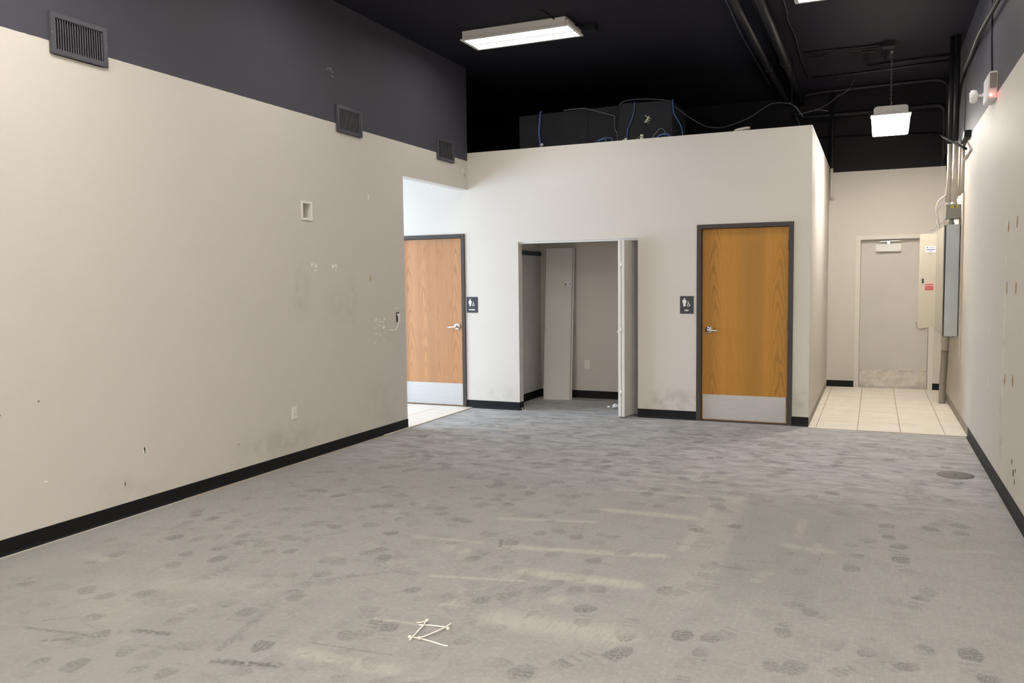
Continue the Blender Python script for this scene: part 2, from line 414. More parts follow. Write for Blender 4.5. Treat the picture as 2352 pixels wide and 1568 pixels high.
def wall_cells(axis, c0, c1, u0, u1, z0, z1, holes=()):
    us = sorted({u0, u1, *[h for q in holes for h in q[:2]]}); zs = sorted({z0, z1, *[h for q in holes for h in q[2:]]})
    us = [u for u in us if u0 <= u <= u1]; zs = [z for z in zs if z0 <= z <= z1]
    def solid(i, j):
        if not (0 <= i < len(us) - 1 and 0 <= j < len(zs) - 1): return False
        um, zm = (us[i] + us[i + 1]) / 2, (zs[j] + zs[j + 1]) / 2
        return not any(h[0] < um < h[1] and h[2] < zm < h[3] for h in holes)
    P = (lambda c, u, z: (c, u, z)) if axis == 'x' else (lambda c, u, z: (u, c, z))
    mb = MB()
    for i in range(len(us) - 1):
        for j in range(len(zs) - 1):
            if not solid(i, j): continue
            a, b, c, d = us[i], us[i + 1], zs[j], zs[j + 1]
            for cc in (c0, c1): mb.quad(P(cc, a, c), P(cc, b, c), P(cc, b, d), P(cc, a, d))
            if not solid(i - 1, j): mb.quad(P(c0, a, c), P(c1, a, c), P(c1, a, d), P(c0, a, d))
            if not solid(i + 1, j): mb.quad(P(c0, b, c), P(c1, b, c), P(c1, b, d), P(c0, b, d))
            if not solid(i, j - 1): mb.quad(P(c0, a, c), P(c1, a, c), P(c1, b, c), P(c0, b, c))
            if not solid(i, j + 1): mb.quad(P(c0, a, d), P(c1, a, d), P(c1, b, d), P(c0, b, d))
    # merge shared corners so that normals come out right
    key, v2, mp = {}, [], []
    for v in mb.v:
        k = tuple(round(c, 5) for c in v)
        if k not in key: key[k] = len(v2); v2.append(v)
        mp.append(key[k])
    mb.f = [tuple(mp[i] for i in f) for f in mb.f]; mb.v = v2
    return mb

def curve(pts, k=6):
    """smooth path through points (Catmull-Rom)"""
    p = [Vector(q) for q in pts]; p = [p[0] * 2 - p[1]] + p + [p[-1] * 2 - p[-2]]; out = []
    for i in range(1, len(p) - 2):
        a, b, c, d = p[i - 1:i + 3]
        for j in range(k):
            t = j / k
            out.append(0.5 * ((2 * b) + (c - a) * t + (2 * a - 5 * b + 4 * c - d) * t * t + (3 * b - a - 3 * c + d) * t ** 3))
    out.append(p[-2]); return out

# ------------------------------------------------------------------ floor
def blob(X, Y, cx, cyy, ca, sa, ox, rl, rw):
    u = (X - cx) * ca + (Y - cyy) * sa - ox; w = -(X - cx) * sa + (Y - cyy) * ca
    d = np.sqrt((u / rl) ** 2 + (w / rw) ** 2)
    return np.clip((1.18 - d) / 0.36, 0, 1)

PRINTS = [(-0.36, 4.61), (-0.44, 4.77), (-0.09, 4.78), (-0.07, 4.94), (0.15, 5.21), (0.1, 5.42), (0.1, 5.62), (0.16, 5.01), (0.18, 4.82), (0.27, 4.55), (0.23, 4.39), (0.14, 4.18), (-0.29, 4.23), (-0.25, 4.06), (-0.43, 3.92), (-0.35, 3.77), (-0.75, 4.3), (-0.8, 4.47), (-0.73, 5.09), (-0.79, 5.27), (-0.9, 4.98), (-1.01, 5.11), (-0.95, 4.02), (-0.81, 4.16), (-0.76, 3.58), (-0.63, 3.55), (-0.58, 3.64), (-0.99, 3.49), (-0.95, 3.32), (-0.99, 3.22), (-0.68, 3.26), (-0.48, 3.31), (-0.26, 3.44), (-0.34, 3.36), (-0.15, 3.66), (0.0, 3.7), (-0.01, 3.54), (0.13, 3.58), (0.22, 3.76), (0.39, 3.78), (0.44, 3.62), (0.39, 5.81), (0.36, 5.65), (0.28, 6.49), (0.39, 6.43), (0.15, 6.13), (0.08, 5.97), (0.59, 7.02), (0.32, 6.95), (-0.96, 5.73), (-1.02, 5.9), (-1.51, 4.7), (-1.44, 4.37), (-1.66, 3.77), (-1.56, 3.79), (-1.37, 3.9), (-1.26, 3.91), (-1.23, 3.7), (-1.21, 3.54), (-1.41, 4.11), (-1.95, 5.2), (-1.89, 4.68), (-1.97, 4.44), (-1.89, 4.25), (-1.27, 3.0), (-1.14, 3.1), (-1.27, 2.96),
    (-2.65, 3.29), (-2.92, 3.24), (-3.4, 2.98), (-3.55, 2.94), (-2.33, 3.45), (-2.15, 3.54), (-3.26, 3.54), (-3.44, 3.59), (-3.23, 3.74), (-3.56, 3.76), (-3.74, 3.85), (-3.6, 3.95), (-4.0, 3.75), (-4.07, 3.44), (-4.32, 3.55), (-4.19, 3.75), (-3.21, 4.08), (-2.73, 3.75), (-2.64, 4.08), (-2.55, 3.92), (-4.08, 4.21), (-3.86, 4.18), (-3.58, 4.22), (-3.63, 5.05), (-3.9, 5.09), (-4.11, 4.86), (-3.45, 5.26), (-2.75, 4.94), (-2.54, 5.14), (-2.34, 5.22), (-2.08, 3.04), (-2.26, 2.97), (-2.42, 2.79), (-2.61, 2.43), (-2.79, 2.5), (-3.02, 2.28), (-3.17, 2.23), (-2.35, 3.77), (-2.28, 3.91), (-1.63, 3.12), (-1.59, 3.28), (-2.0, 3.11), (-2.78, 4.33), (-2.72, 3.57)]
PALE = [(-1.9, 3.6), (-1.88, 3.45), (-2.3, 4.19), (-2.17, 4.2), (-0.51, 4.48), (-0.27, 5.05), (-1.42, 3.69)]
SCUFF = [((-3.07, 2.66), (-2.9, 2.69), .022, .9), ((-2.5, 2.56), (-2.23, 2.63), .022, 1.0), ((-2.57, 2.66), (-2.67, 3.11), .025, .40), ((-3.57, 2.49), (-3.24, 2.54), .012, .7), ((-3.36, 2.42), (-3.27, 2.48), .014, .7), ((-2.26, 2.86), (-1.85, 2.89), .007, .5), ((-2.02, 4.37), (-2.06, 4.49), .014, .95), ((-2.64, 3.54), (-2.37, 3.78), .02, .35), ((-0.35, 8.11), (-0.04, 7.76), .03, .4), ((-0.45, 7.75), (0.53, 8.05), .02, .35), ((-0.8, 6.44), (-0.59, 6.48), .02, .5), ((-0.7, 7.09), (-0.36, 7.11), .03, .4), ((-1.45, 3.55), (-1.47, 3.47), .012, .6)]
STREAK = [((-2.15, 3.79), (-1.67, 3.9), .018, .8), ((-2.12, 3.19), (-1.88, 3.21), .014, .8), ((-2.22, 2.76), (-1.78, 2.77), .05, .6), ((-2.57, 4.36), (-2.16, 4.4), .03, .5), ((-1.76, 5.93), (-1.13, 5.96), .04, .6), ((-1.66, 5.37), (-1.05, 5.38), .05, .8), ((-2.25, 4.91), (-1.65, 5.06), .03, .6), ((-2.01, 4.38), (-1.08, 4.56), .04, .8), ((-1.71, 4.03), (-1.11, 4.06), .06, .9), ((-1.57, 3.41), (-1.02, 3.43), .10, .75), ((-1.71, 6.53), (-1.07, 6.57), .035, .5), ((0.38, 5.24), (0.63, 5.32), .025, .4), ((-0.4, 5.61), (-0.4, 5.23), .03, .4), ((-0.44, 5.02), (-0.21, 4.99), .04, .6), ((-0.99, 5.6), (-1.0, 4.7), .035, .55), ((-0.98, 5.9), (-0.83, 4.0), .13, .22), ((-0.92, 6.05), (-0.85, 5.7), .09, .35), ((-3.4, 3.15), (-2.9, 3.3), .12, .35), ((-3.7, 3.0), (-3.3, 2.75), .16, .30), ((-1.3, 2.75), (-0.9, 2.85), .14, .5), ((-1.2, 2.55), (-0.7, 2.7), .10, .4)]

def make_floor():
    xs = np.arange(XL - 0.0, XR + 0.007, 0.0078); xs[-1] = XR
    ys = np.concatenate([np.linspace(YF, 1.9, 12), np.arange(1.908, 6.6, 0.0078), np.arange(6.6, 9.4, 0.011), np.linspace(9.45, 10.62, 24)])
    nx, ny = len(xs), len(ys)
    X, Y = np.meshgrid(xs, ys); tread = np.zeros_like(X); dust = np.zeros_like(X); scuff = np.zeros_like(X)
    rng = np.random.RandomState(11)
    def window(cx, cyy, r):
        i0, i1 = np.searchsorted(xs, [cx - r, cx + r]); j0, j1 = np.searchsorted(ys, [cyy - r, cyy + r])
        return slice(j0, j1), slice(i0, i1)
    def foot(arr, cx, cyy, ang, k, heel=True):
        w = window(cx, cyy, 0.26); z = rng.uniform(0.85, 1.1)
        x, y = X[w], Y[w]; ca, sa = math.cos(ang), math.sin(ang)
        u = ((x - cx) * ca + (y - cyy) * sa) / z; v = (-(x - cx) * sa + (y - cyy) * ca) / z
        rag = 0.07 * np.sin(41 * u + 37 * v + cx * 9) + 0.05 * np.sin(67 * v - 51 * u + cyy * 7)
        # sole: blunt toe, straight shank edge, separate square heel; chevron or bar treads
        toe = np.clip((1.0 + rag - np.sqrt(((u - 0.015) / np.where(u > 0.015, 0.085, 0.075)) ** 2 + (v / (0.048 + 0.05 * np.clip(u, -.05, .05))) ** 2)) / 0.16, 0, 1)
        toe *= np.clip((u + rng.uniform(0.015, 0.045)) / 0.012, 0, 1)
        f = toe
        if rng.rand() < 0.6:
            f = np.maximum(f, 0.7 * np.clip((0.011 - np.abs(u + 0.062 + 0.2 * v * rng.uniform(-1, 1))) / 0.006, 0, 1) * np.clip((0.040 - np.abs(v)) / 0.01, 0, 1))
        if heel:
            hl = np.clip((1.0 + rag - np.maximum(np.abs(u + 0.125) / 0.036, np.abs(v) / 0.036)) / 0.16, 0, 1)
            hl *= 0.35 + 0.65 * (np.sin(2 * math.pi * (u + rng.uniform(0, .03)) / 0.034) > -0.2)
            f = np.maximum(f, hl * rng.uniform(0.5, 1.0))
        per = rng.uniform(0.021, 0.030); ch = rng.choice([0.0, 0.0, 0.6, -0.6, 1.0])
        st = 0.5 + 0.5 * np.sin(2 * math.pi * (u + ch * np.abs(v)) / per + rng.uniform(0, 6))
        fall = np.clip(0.55 + 0.45 * np.sin(u * rng.uniform(8, 22) + v * rng.uniform(-20, 20) + rng.uniform(0, 6)) + 0.12, 0.08, 1)
        f = f * (0.6 + 0.4 * np.clip(st * 1.6 - 0.2, 0, 1)) * fall
        arr[w] = np.maximum(arr[w], f * k)
    def line(arr, a, b, wd, k):
        a, b = np.array(a), np.array(b); c = (a + b) / 2; w = window(c[0], c[1], np.linalg.norm(b - a) / 2 + wd * 3)
        x, y = X[w], Y[w]; d = b - a; L = max(np.dot(d, d), 1e-6)
        t = np.clip(((x - a[0]) * d[0] + (y - a[1]) * d[1]) / L, 0, 1)
        q = np.hypot(x - a[0] - t * d[0], y - a[1] - t * d[1]) / wd
        arr[w] = np.maximum(arr[w], np.clip(1.4 - q, 0, 1) * k)
    for (x, y) in PRINTS:
        foot(tread, x, y, math.pi / 2 * rng.choice([1, -1]) + rng.normal(0, 0.35), rng.uniform(0.8, 1.25), rng.rand() < 0.7)
    for _ in range(760):                               # older, fainter prints towards the doors and along the left
        y = rng.uniform(2.0, 8.6); x = rng.uniform(-4.3, 0.6)
        if x > -1.6 and y < 5.5 and rng.rand() < 0.75: continue
        if x > -0.6 and rng.rand() < 0.5: continue
        foot(tread, x, y, rng.choice([0.9, 2.2, -0.9, -2.2, 1.57, -1.57]) + rng.normal(0, 0.4), rng.uniform(0.35, 1.0), rng.rand() < 0.6)
    for (x, y) in PALE: foot(dust, x, y, math.pi / 2 + rng.normal(0, 0.3), 0.75)
    for _ in range(50): foot(dust, rng.uniform(-4.2, -1.2), rng.uniform(2.4, 6.5), rng.uniform(0, 6.28), rng.uniform(0.2, 0.5), False)
    for a, b, wd, k in STREAK: line(dust, a, b, wd, k)
    for a, b, wd, k in SCUFF: line(scuff, a, b, wd, k)
    for _ in range(90):
        x, y, an, L = rng.uniform(-4.3, 0.5), rng.uniform(2.2, 8.8), rng.normal(0.2, 0.5), rng.uniform(0.05, 0.25)
        line(scuff, (x, y), (x + L * math.cos(an), y + L * math.sin(an)), rng.uniform(0.006, 0.014), rng.uniform(0.15, 0.45))
    patch = np.zeros_like(X)                            # darker rectangle of slab, paler strip beside it
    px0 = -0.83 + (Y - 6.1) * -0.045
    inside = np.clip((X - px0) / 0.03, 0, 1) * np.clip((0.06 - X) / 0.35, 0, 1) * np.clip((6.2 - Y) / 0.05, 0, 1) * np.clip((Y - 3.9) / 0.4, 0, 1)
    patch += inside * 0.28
    patch += 0.30 * np.clip((-1.9 - X) / 0.9, 0, 1) * np.clip((3.9 - Y) / 1.2, 0, 1)      # weaker light at the front left, painted as darker concrete
    me = bpy.data.meshes.new('floor'); nv = nx * ny
    co = np.stack([X.ravel(), Y.ravel(), np.zeros(nv)], 1).astype(np.float32)
    idx = np.arange(nv).reshape(ny, nx)
    q = np.stack([idx[:-1, :-1], idx[:-1, 1:], idx[1:, 1:], idx[1:, :-1]], -1).reshape(-1, 4)
    me.vertices.add(nv); me.vertices.foreach_set('co', co.ravel())
    me.loops.add(q.size); me.loops.foreach_set('vertex_index', q.ravel().astype(np.int32))
    me.polygons.add(len(q)); me.polygons.foreach_set('loop_start', (np.arange(len(q)) * 4).astype(np.int32))
    me.update(calc_edges=True)
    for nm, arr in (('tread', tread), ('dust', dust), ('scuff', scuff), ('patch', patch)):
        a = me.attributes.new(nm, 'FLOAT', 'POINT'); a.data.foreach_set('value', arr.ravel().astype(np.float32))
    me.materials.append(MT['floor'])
    o = bpy.data.objects.new('floor', me); COL.objects.link(o)
    tag(o, 'bare grey concrete floor with dusty shoe prints and scuffs', 'floor', None, 'structure')
make_floor()

def tiles(root, xl, yl, gap=0.009, z0=0.002, z1=0.009):
    cache = {}
    for a, b in zip(xl[:-1], xl[1:]):
        for c, d in zip(yl[:-1], yl[1:]):
            w, h = round(b - a - gap, 4), round(d - c - gap, 4)
            if (w, h) not in cache:
                cache[(w, h)] = mesh_of('tile', MB().box(-w / 2, w / 2, -h / 2, h / 2, z0, z1), (0, 0, 0), 0.0015)
                cache[(w, h)].materials.append(MT['tile'])
            o = bpy.data.objects.new('tile', cache[(w, h)]); COL.objects.link(o); o.parent = root
            o.location = ((a + b) / 2, (c + d) / 2, random.uniform(-0.0006, 0.0006))
fh = struct('floor_hall', MB().box(XC, XR, 9.165, D2 + WT, -0.05, 0.005), 'grout', 'cream ceramic tile floor of the hallway by the grey exit door', 'floor')
tiles(fh, [XC, -0.542, -0.137, 0.268, 0.673, XR], [9.165, 9.27] + [9.68 + 0.41 * k for k in range(8)] + [D2])
fs = struct('floor_side', MB().box(XS, XL + 0.03, 4.5, D, -0.05, 0.005), 'grout', 'pale ceramic tile floor beyond the opening beside the women restroom', 'floor')
tiles(fs, [-6.27, -5.86, -5.45, -5.04, XL + 0.03], [7.2, 7.61, 8.02, 8.43, 8.84, D])

# ------------------------------------------------------------------ walls and ceiling
RB = (5.995, 6.112, 2.164, 2.292)       # recessed box cut into the left wall
wl = struct('wall_left', wall_cells('x', XL - WT, XL, YF, D, 0, ZC, [(YO, D, 0, ZH), RB]), 'wall_left',
            'long beige wall, charcoal above, with three vents and scattered spackle patches', 'wall')
wr = struct('wall_right', MB().box(XR, XR + WT, YF, D2 + WT, 0, ZC), 'wall_right', 'right beige wall carrying the electrical panel, black above', 'wall')
wb = struct('wall_back', wall_cells('y', D2, D2 + WT, XS, XR, 0, ZC, [(-0.25, 0.759, 0, 2.182)]), 'wall_back', 'rear wall at the hallway end, beige below and black above', 'wall')
struct('wall_front', wall_cells('y', YF - WT, YF, XS, XR + WT, 0, ZC, [(-4.3, 0.5, 0.1, 2.75)]), 'wall_plain', 'beige front wall with an added fill window, facing the partition', 'wall')
w2 = empty('fill_window', (-1.9, YF - .06, 0.1), 'unseen bronze tinted fill window facing the partition', 'window', None, 'structure')  # added out of view to send low daylight into closet and partition
part('window_frame', MB().box(-4.3, -4.24, YF - .1, YF - .02, .1, 2.75).box(.44, .5, YF - .1, YF - .02, .1, 2.75).box(-4.24, .44, YF - .1, YF - .02, .1, .16).box(-4.24, .44, YF - .1, YF - .02, 2.69, 2.75), 'bronze', w2)
for k in range(3): part('mullion', MB().box(-3.1 + 1.17 * k, -3.04 + 1.17 * k, YF - .09, YF - .03, .16, 2.69), 'bronze', w2)
for k, (a, b) in enumerate(((-4.24, -3.1), (-3.04, -1.93), (-1.87, -.76), (-.70, .44))): part('pane', MB().box(a, b, YF - .064, YF - .058, .16, 2.69), 'glass_bronze', w2)
DW = (-5.668, -4.754); DM = (-1.759, -0.845); CL = (-3.975, -2.486); ZCL = 2.062
wp = struct('wall_partition', wall_cells('y', D, D + WT, XS, XC, 0, ZT,
            [(DW[0] - .012, DW[1] + .012, 0, 2.150), (DM[0] - .012, DM[1] + .012, 0, 2.150), (CL[0], CL[1], 0, ZCL)]), 'wall_part',
            'beige partition wall with two oak restroom doors and an open closet', 'wall')
struct('wall_hall', MB().box(XC - WT, XC, D + WT, D2, 0, ZT), 'wall_plain', 'beige side wall of the tiled hallway', 'wall')
struct('ceiling', MB().box(XS, XR + WT, YF - WT, D2 + WT, ZC, ZC + 0.1), 'ceiling', 'black painted ceiling with pipes and conduits', 'ceiling')
struct('ceiling_restroom', MB().box(XS, XC - WT, D + WT, D2, 3.0, 3.075), 'black', 'dark deck over the restrooms behind the partition', 'ceiling')
# closet interior
CB, CXL, CXR = 10.58, -4.215, -2.30
struct('wall_closet_left', MB().box(CXL - 0.08, CXL, D + WT, CB + .08, 0, 2.5), 'wall_plain', 'left side wall inside the closet', 'wall')
struct('wall_closet_right', MB().box(CXR, CXR + 0.08, D + WT, CB + .08, 0, 2.5), 'wall_plain', 'right side wall inside the closet', 'wall')
struct('wall_closet_back', MB().box(CXL, CXR, CB, CB + 0.08, 0, 2.5), 'wall_plain', 'beige back wall inside the closet with an outlet', 'wall')
struct('ceiling_closet', MB().box(CXL - .08, CXR + .08, D + WT, CB + .08, 2.5, 2.56), 'wall_plain', 'beige lid over the closet', 'ceiling')
# restroom boxes behind the doors stay dark; the side room beyond the opening has a window
ss = struct('wall_side_window', wall_cells('x', XS - WT, XS, 4.5, D, 0, 3.0, [(5.3, 8.8, 0.25, 2.55)]), 'wall_plain', 'side room wall with a wide daylit window', 'wall')
struct('wall_side_upper', MB().box(XS - WT, XS, 4.4, D2 + WT, 3.0, ZC).box(XS - WT, XS, D, D2 + WT, 0, 3.0), 'black', 'dark outer wall above the side room', 'wall')
struct('wall_side_near', MB().box(XS, XL - WT, 4.4, 4.5, 0, ZC), 'wall_plain', 'near wall of the daylit side room', 'wall')
struct('ceiling_side', MB().box(XS, XL - WT, 4.5, D, 2.93, 3.0), 'wall_plain', 'pale ceiling of the daylit side room', 'ceiling')
w1 = empty('window_1', (XS - 0.06, 7.05, 0.25), 'wide side room window with white frame', 'window', None, 'structure')
fr = MB().box(XS - .1, XS - .02, 5.3, 5.36, .25, 2.55).box(XS - .1, XS - .02, 8.74, 8.8, .25, 2.55).box(XS - .1, XS - .02, 5.36, 8.74, .25, .31).box(XS - .1, XS - .02, 5.36, 8.74, 2.49, 2.55)
part('window_frame', fr, 'white', w1)
for yy in (6.45, 7.6): part('mullion', MB().box(XS - .09, XS - .03, yy - .025, yy + .025, .31, 2.49), 'white', w1)
for a, b in ((5.36, 6.425), (6.475, 7.575), (7.625, 8.74)): part('pane', MB().box(XS - .063, XS - .057, a, b, .31, 2.49), 'glass', w1)
ld = bpy.data.lights.new('fill_window_portal', 'AREA'); ld.shape = 'RECTANGLE'; ld.size = 4.8; ld.size_y = 2.65; ld.cycles.is_portal = True  # portal for the added front window
lo = bpy.data.objects.new('fill_window_portal', ld); COL.objects.link(lo); lo.location = (-1.9, YF - .14, 1.425); lo.rotation_euler = (math.radians(90), 0, 0)
tag(lo, 'daylight entering the added fill window', 'window')
ld = bpy.data.lights.new('window_portal', 'AREA'); ld.shape = 'RECTANGLE'; ld.size = 2.3; ld.size_y = 3.5; ld.cycles.is_portal = True
lo = bpy.data.objects.new('window_portal', ld); COL.objects.link(lo); lo.location = (XS - .14, 7.05, 1.4); lo.rotation_euler = (0, math.radians(-90), 0)
tag(lo, 'daylight entering the side room window', 'window')

# vinyl cove base
def cove_run(mb, axis, c, sgn, a, b, h=0.1):
    prof = [(0, 0), (0.016, 0), (0.014, 0.004), (0.007, 0.012), (0.0045, 0.024), (0.0045, h - .002), (0.003, h), (0, h)]
    if axis == 'y': mb.prism([(c + sgn * u, z) for u, z in prof], 'y', a, b)
    else: mb.prism([(c + sgn * u, z) for u, z in prof], 'x', a, b)
    return mb
struct('baseboard_left', cove_run(cove_run(MB(), 'y', XL, 1, YF, YO), 'x', YO, 1, XL - WT, XL + .004), 'vinyl', 'black vinyl cove base along the long left wall', 'baseboard')
bl = bpy.data.objects['baseboard_left']
part('toe_glint', MB().box(XL + .0165, XL + .027, YF, YO - .6, 0, .0035), 'cond_cream', bl, 0, 'pale strip painted as the glint on the base toe')  # pale strip drawn for the reflection along the vinyl toe
struct('baseboard_right', cove_run(MB(), 'y', XR, -1, YF, 9.14, 0.1), 'vinyl', 'black vinyl cove base along the right wall', 'baseboard')
struct('baseboard_partition', cove_run(cove_run(cove_run(cove_run(MB(), 'x', D, -1, -4.704, CL[0]), 'x', D, -1, CL[1], -1.810), 'x', D, -1, -0.794, XC), 'y', CL[0], 1, D, D + WT), 'vinyl',
       'black vinyl cove base at the foot of the partition', 'baseboard')
struct('baseboard_closet', cove_run(cove_run(MB(), 'y', CXL, 1, D + WT, CB), 'x', CB, -1, CXL, CXR), 'vinyl', 'black vinyl cove base inside the closet', 'baseboard')
struct('trim_1', MB().box(XR - .0015, XR, 9.145, D2, .009, .098), 'glue', 'grubby mastic band where the base was removed from the right hallway wall', 'trim')
struct('trim_2', MB().box(XC, XC + .0015, D + .005, D2, .009, .085), 'glue', 'grubby mastic band along the foot of the hallway side wall', 'trim')
struct('baseboard_back', cove_run(cove_run(MB(), 'x', D2, -1, XC, -0.256), 'x', D2, -1, 0.757, XR), 'vinyl', 'black vinyl cove base either side of the exit door', 'baseboard')

# ------------------------------------------------------------------ doors
def lever(leaf, x, z, yface, sgn):
    mb = MB().lathe([(0.043, 0), (0.043, -0.008), (0.037, -0.014), (0.016, -0.016), (0.012, -0.046), (0.012, -0.050)], (x, yface, z), 'y', 24)
    pts = [(x - sgn * 0.006, yface - .052, z), (x + sgn * .03, yface - .055, z - .002), (x + sgn * .075, yface - .054, z - .007), (x + sgn * .118, yface - .046, z - .010)]
    mb.tube(pts, [.0115, .0105, .010, .0085], 10)
    mb.lathe([(0.009, -0.055), (0.008, -0.064), (0.003, -0.065)], (x, yface, z), 'y', 12)
    return part('handle', mb, 'chrome', leaf, 0, 'satin chrome lever handle')

def oak_door(name, dx, woodmat, hinge_right, label, handle_x, sgn):
    x0, x1 = dx
    r = empty(name, ((x0 + x1) / 2, D, 0), label, 'door', None, 'structure')
    fw, zt = 0.0508, 2.184
    yf = D - 0.018                       # frame face stands proud of the drywall
    yl = D + 0.032                       # leaf face
    a0, a1 = x0 - .003, x1 + .003
    fmb = MB()
    # stepped hollow-metal profile: face, return to the wall, rabbet, stop
    for (p, q, s) in ((a0 - fw, a0, 1), (a1, a1 + fw, -1)):
        fmb.box(p, q, yf, D + WT + .018, 0, zt)
        sx = (q, q + .014) if s > 0 else (p - .014, p)
        fmb.box(sx[0], sx[1], yl + .048, D + WT - .0, 0, 2.135)
    part('frame', fmb, 'bronze', r, 0.003)
    part('frame_head', MB().box(a0, a1, yf, D + WT + .018, 2.138, zt).box(a0 + .014, a1 - .014, yl + .048, D + WT, 2.122, 2.138), 'bronze', r, 0.003)
    leaf = part('leaf', MB().box(x0, x1, yl, yl + .044, 0.012, 2.134), woodmat, r, 0.0015)
    part('kick_plate', MB().box(x0 + .012, x1 - .012, yl - .0022, yl + .0005, 0.020, 0.297), 'kick', leaf, 0.0006, 'brushed metal kick plate')
    sc = MB()
    for k in range(7):
        for zz in (.032, .285): sc.lathe([(.004, 0), (.0035, -.0016), (.001, -.002)], (x0 + .03 + k * (x1 - x0 - .06) / 6, yl - .0022, zz), 'y', 8)
    part('screw_row', sc, 'chrome', leaf)
    part('threshold', MB().prism([(yl - .05, 0), (yl - .035, .009), (yl + .06, .009), (yl + .075, 0)], 'x', x0, x1), 'bronze', r)
    lever(leaf, handle_x, 1.023, yl, sgn)
    hx = x1 + .0015 if hinge_right else x0 - .0015
    for zz in (.25, 1.08, 1.93):
        part('hinge', MB().tube([(hx, yl - .006, zz - .055), (hx, yl - .006, zz + .055)], .0065, 10), 'bronze', r)
    return r
oak_door('door_1', DW, 'oak_pale', False, 'pale oak women restroom door with dark frame and bright kick plate', -4.838, -1)
oak_door('door_2', DM, 'oak_dark', True, 'golden oak men restroom door with dark frame and silver kick plate', -1.683, 1)

# exit door at the hallway end
r = empty('door_3', (0.25, D2, 0), 'pale grey steel exit door with dented kick plate at the hallway end', 'door', None, 'structure')
ex0, ex1, yl = -0.186, 0.695, D2 + 0.075
fm = MB().box(ex0 - .066, ex0 - .004, D2 - .014, D2 + WT, 0, 2.184).box(ex1 + .004, ex1 + .066, D2 - .014, D2 + WT, 0, 2.184)
part('frame', fm, 'frame_white', r, 0.003)
part('frame_head', MB().box(ex0 - .004, ex1 + .004, D2 - .014, D2 + WT, 2.122, 2.184), 'frame_white', r, 0.003)
part('door_stop', MB().box(ex0 - .004, ex0 + .015, yl + .0125, D2 + WT, 0, 2.122).box(ex1 - .015, ex1 + .004, yl + .0125, D2 + WT, 0, 2.122).box(ex0 + .015, ex1 - .015, yl + .0125, D2 + WT, 2.10, 2.122).box(ex0 + .015, ex1 - .015, yl + .0125, D2 + WT, .012, .03), 'frame_white', r)
leaf = part('leaf', MB().box(ex0, ex1, yl - .010, yl + .012, .01, 2.118), 'door_grey', r, 0.0015)
part('kick_plate', MB().box(ex0 + .008, ex1 - .008, yl - .0125, yl - .0095, .02, .265), 'steel', leaf, 0.0006, 'scuffed and dented steel kick plate')
for k in range(6):
    for zz in (.032, .252): part('screw', MB().lathe([(.005, 0), (.0042, -.002), (.001, -.0026)], (ex0 + .02 + k * .168, yl - .0125, zz), 'y', 8), 'slot', leaf, local=True)
part('closer_body', MB().box(.006, .332, yl - .066, yl - .010, 1.948, 2.056), 'white', leaf, 0.006, 'white door closer cover')
part('closer_arm', MB().hexa([(.05, yl - .058, 2.086), (.32, yl - .062, 2.096), (.05, yl - .022, 2.086), (.32, yl - .03, 2.096), (.05, yl - .058, 2.094), (.32, yl - .062, 2.106), (.05, yl - .022, 2.094), (.32, yl - .03, 2.106)])
     .box(.15, .19, yl - .05, yl - .02, 2.05, 2.09), 'chrome', leaf, 0.002)
part('pull_handle', MB().tube(curve([(.538, yl - .012, .955), (.540, yl - .05, .95), (.548, yl - .055, .90), (.566, yl - .055, .865), (.60, yl - .055, .856), (.665, yl - .05, .866), (.668, yl - .012, .868)], 4), .009, 8), 'chrome', leaf)
part('weather_strip', MB().box(ex0 - .004, ex0 - .0005, yl - .008, yl + .01, .01, 2.118).box(ex1 + .0005, ex1 + .004, yl - .008, yl + .01, .01, 2.118), 'slot', r)
part('threshold', MB().prism([(D2 + .02, .006), (D2 + .03, .016), (D2 + WT, .016), (D2 + WT, .006)], 'x', ex0, ex1), 'steel', r)

# closet bifold, still hung on the right jamb and folded open
def leafbox(a, b, thick, z0, z1):
    """upright panel between floor points a and b, thick to the left of a->b"""
    a, b = Vector((*a, 0)), Vector((*b, 0)); d = (b - a).normalized(); n = Vector((-d.y, d.x, 0)) * thick
    p = [a, b, a + n, b + n]
    return MB().hexa([(q.x, q.y, z) for z in (z0, z1) for q in p])
r = empty('door_4', (-2.58, 9.28, 0), 'grey closet bifold door folded open against the right jamb', 'door', None, 'structure')
A, B = (-2.597, 9.096), (-2.530, 9.462)
l1 = part('leaf', leafbox(A, B, 0.033, .022, 2.035), 'closet_door', r, 0.002)
l2 = part('leaf', leafbox((-2.640, 9.103), (-2.672, 9.470), 0.033, .022, 2.035), 'closet_door', r, 0.002)
part('edge_band', leafbox((-2.632, 9.088), (-2.600, 9.0935), .006, .022, 2.035), 'closet_edge', l1)
part('edge_band', leafbox((-2.675, 9.0985), (-2.643, 9.101), .006, .022, 2.035), 'closet_edge', l2)
for zz in (.3, 1.02, 1.76): part('hinge', MB().tube([(-2.637, 9.088, zz - .04), (-2.637, 9.088, zz + .04)], .006, 8), 'chrome', r)
part('knob', MB().lathe([(.008, 0), (.008, -.012), (.015, -.018), (.017, -.026), (.012, -.034), (.003, -.036)], (-2.678, 9.20, .99), 'x', 16), 'closet_edge', l2)
part('track', MB().box(CL[0], CL[1], D + .028, D + .062, ZCL - .022, ZCL), 'closet_edge', r, 0, 'white metal top track')
part('pivot_bracket', MB().box(-2.545, -2.488, D + .03, D + .075, 0, .012).tube([(-2.53, D + .05, .012), (-2.53, D + .05, .03)], .006, 8), 'slot', r)
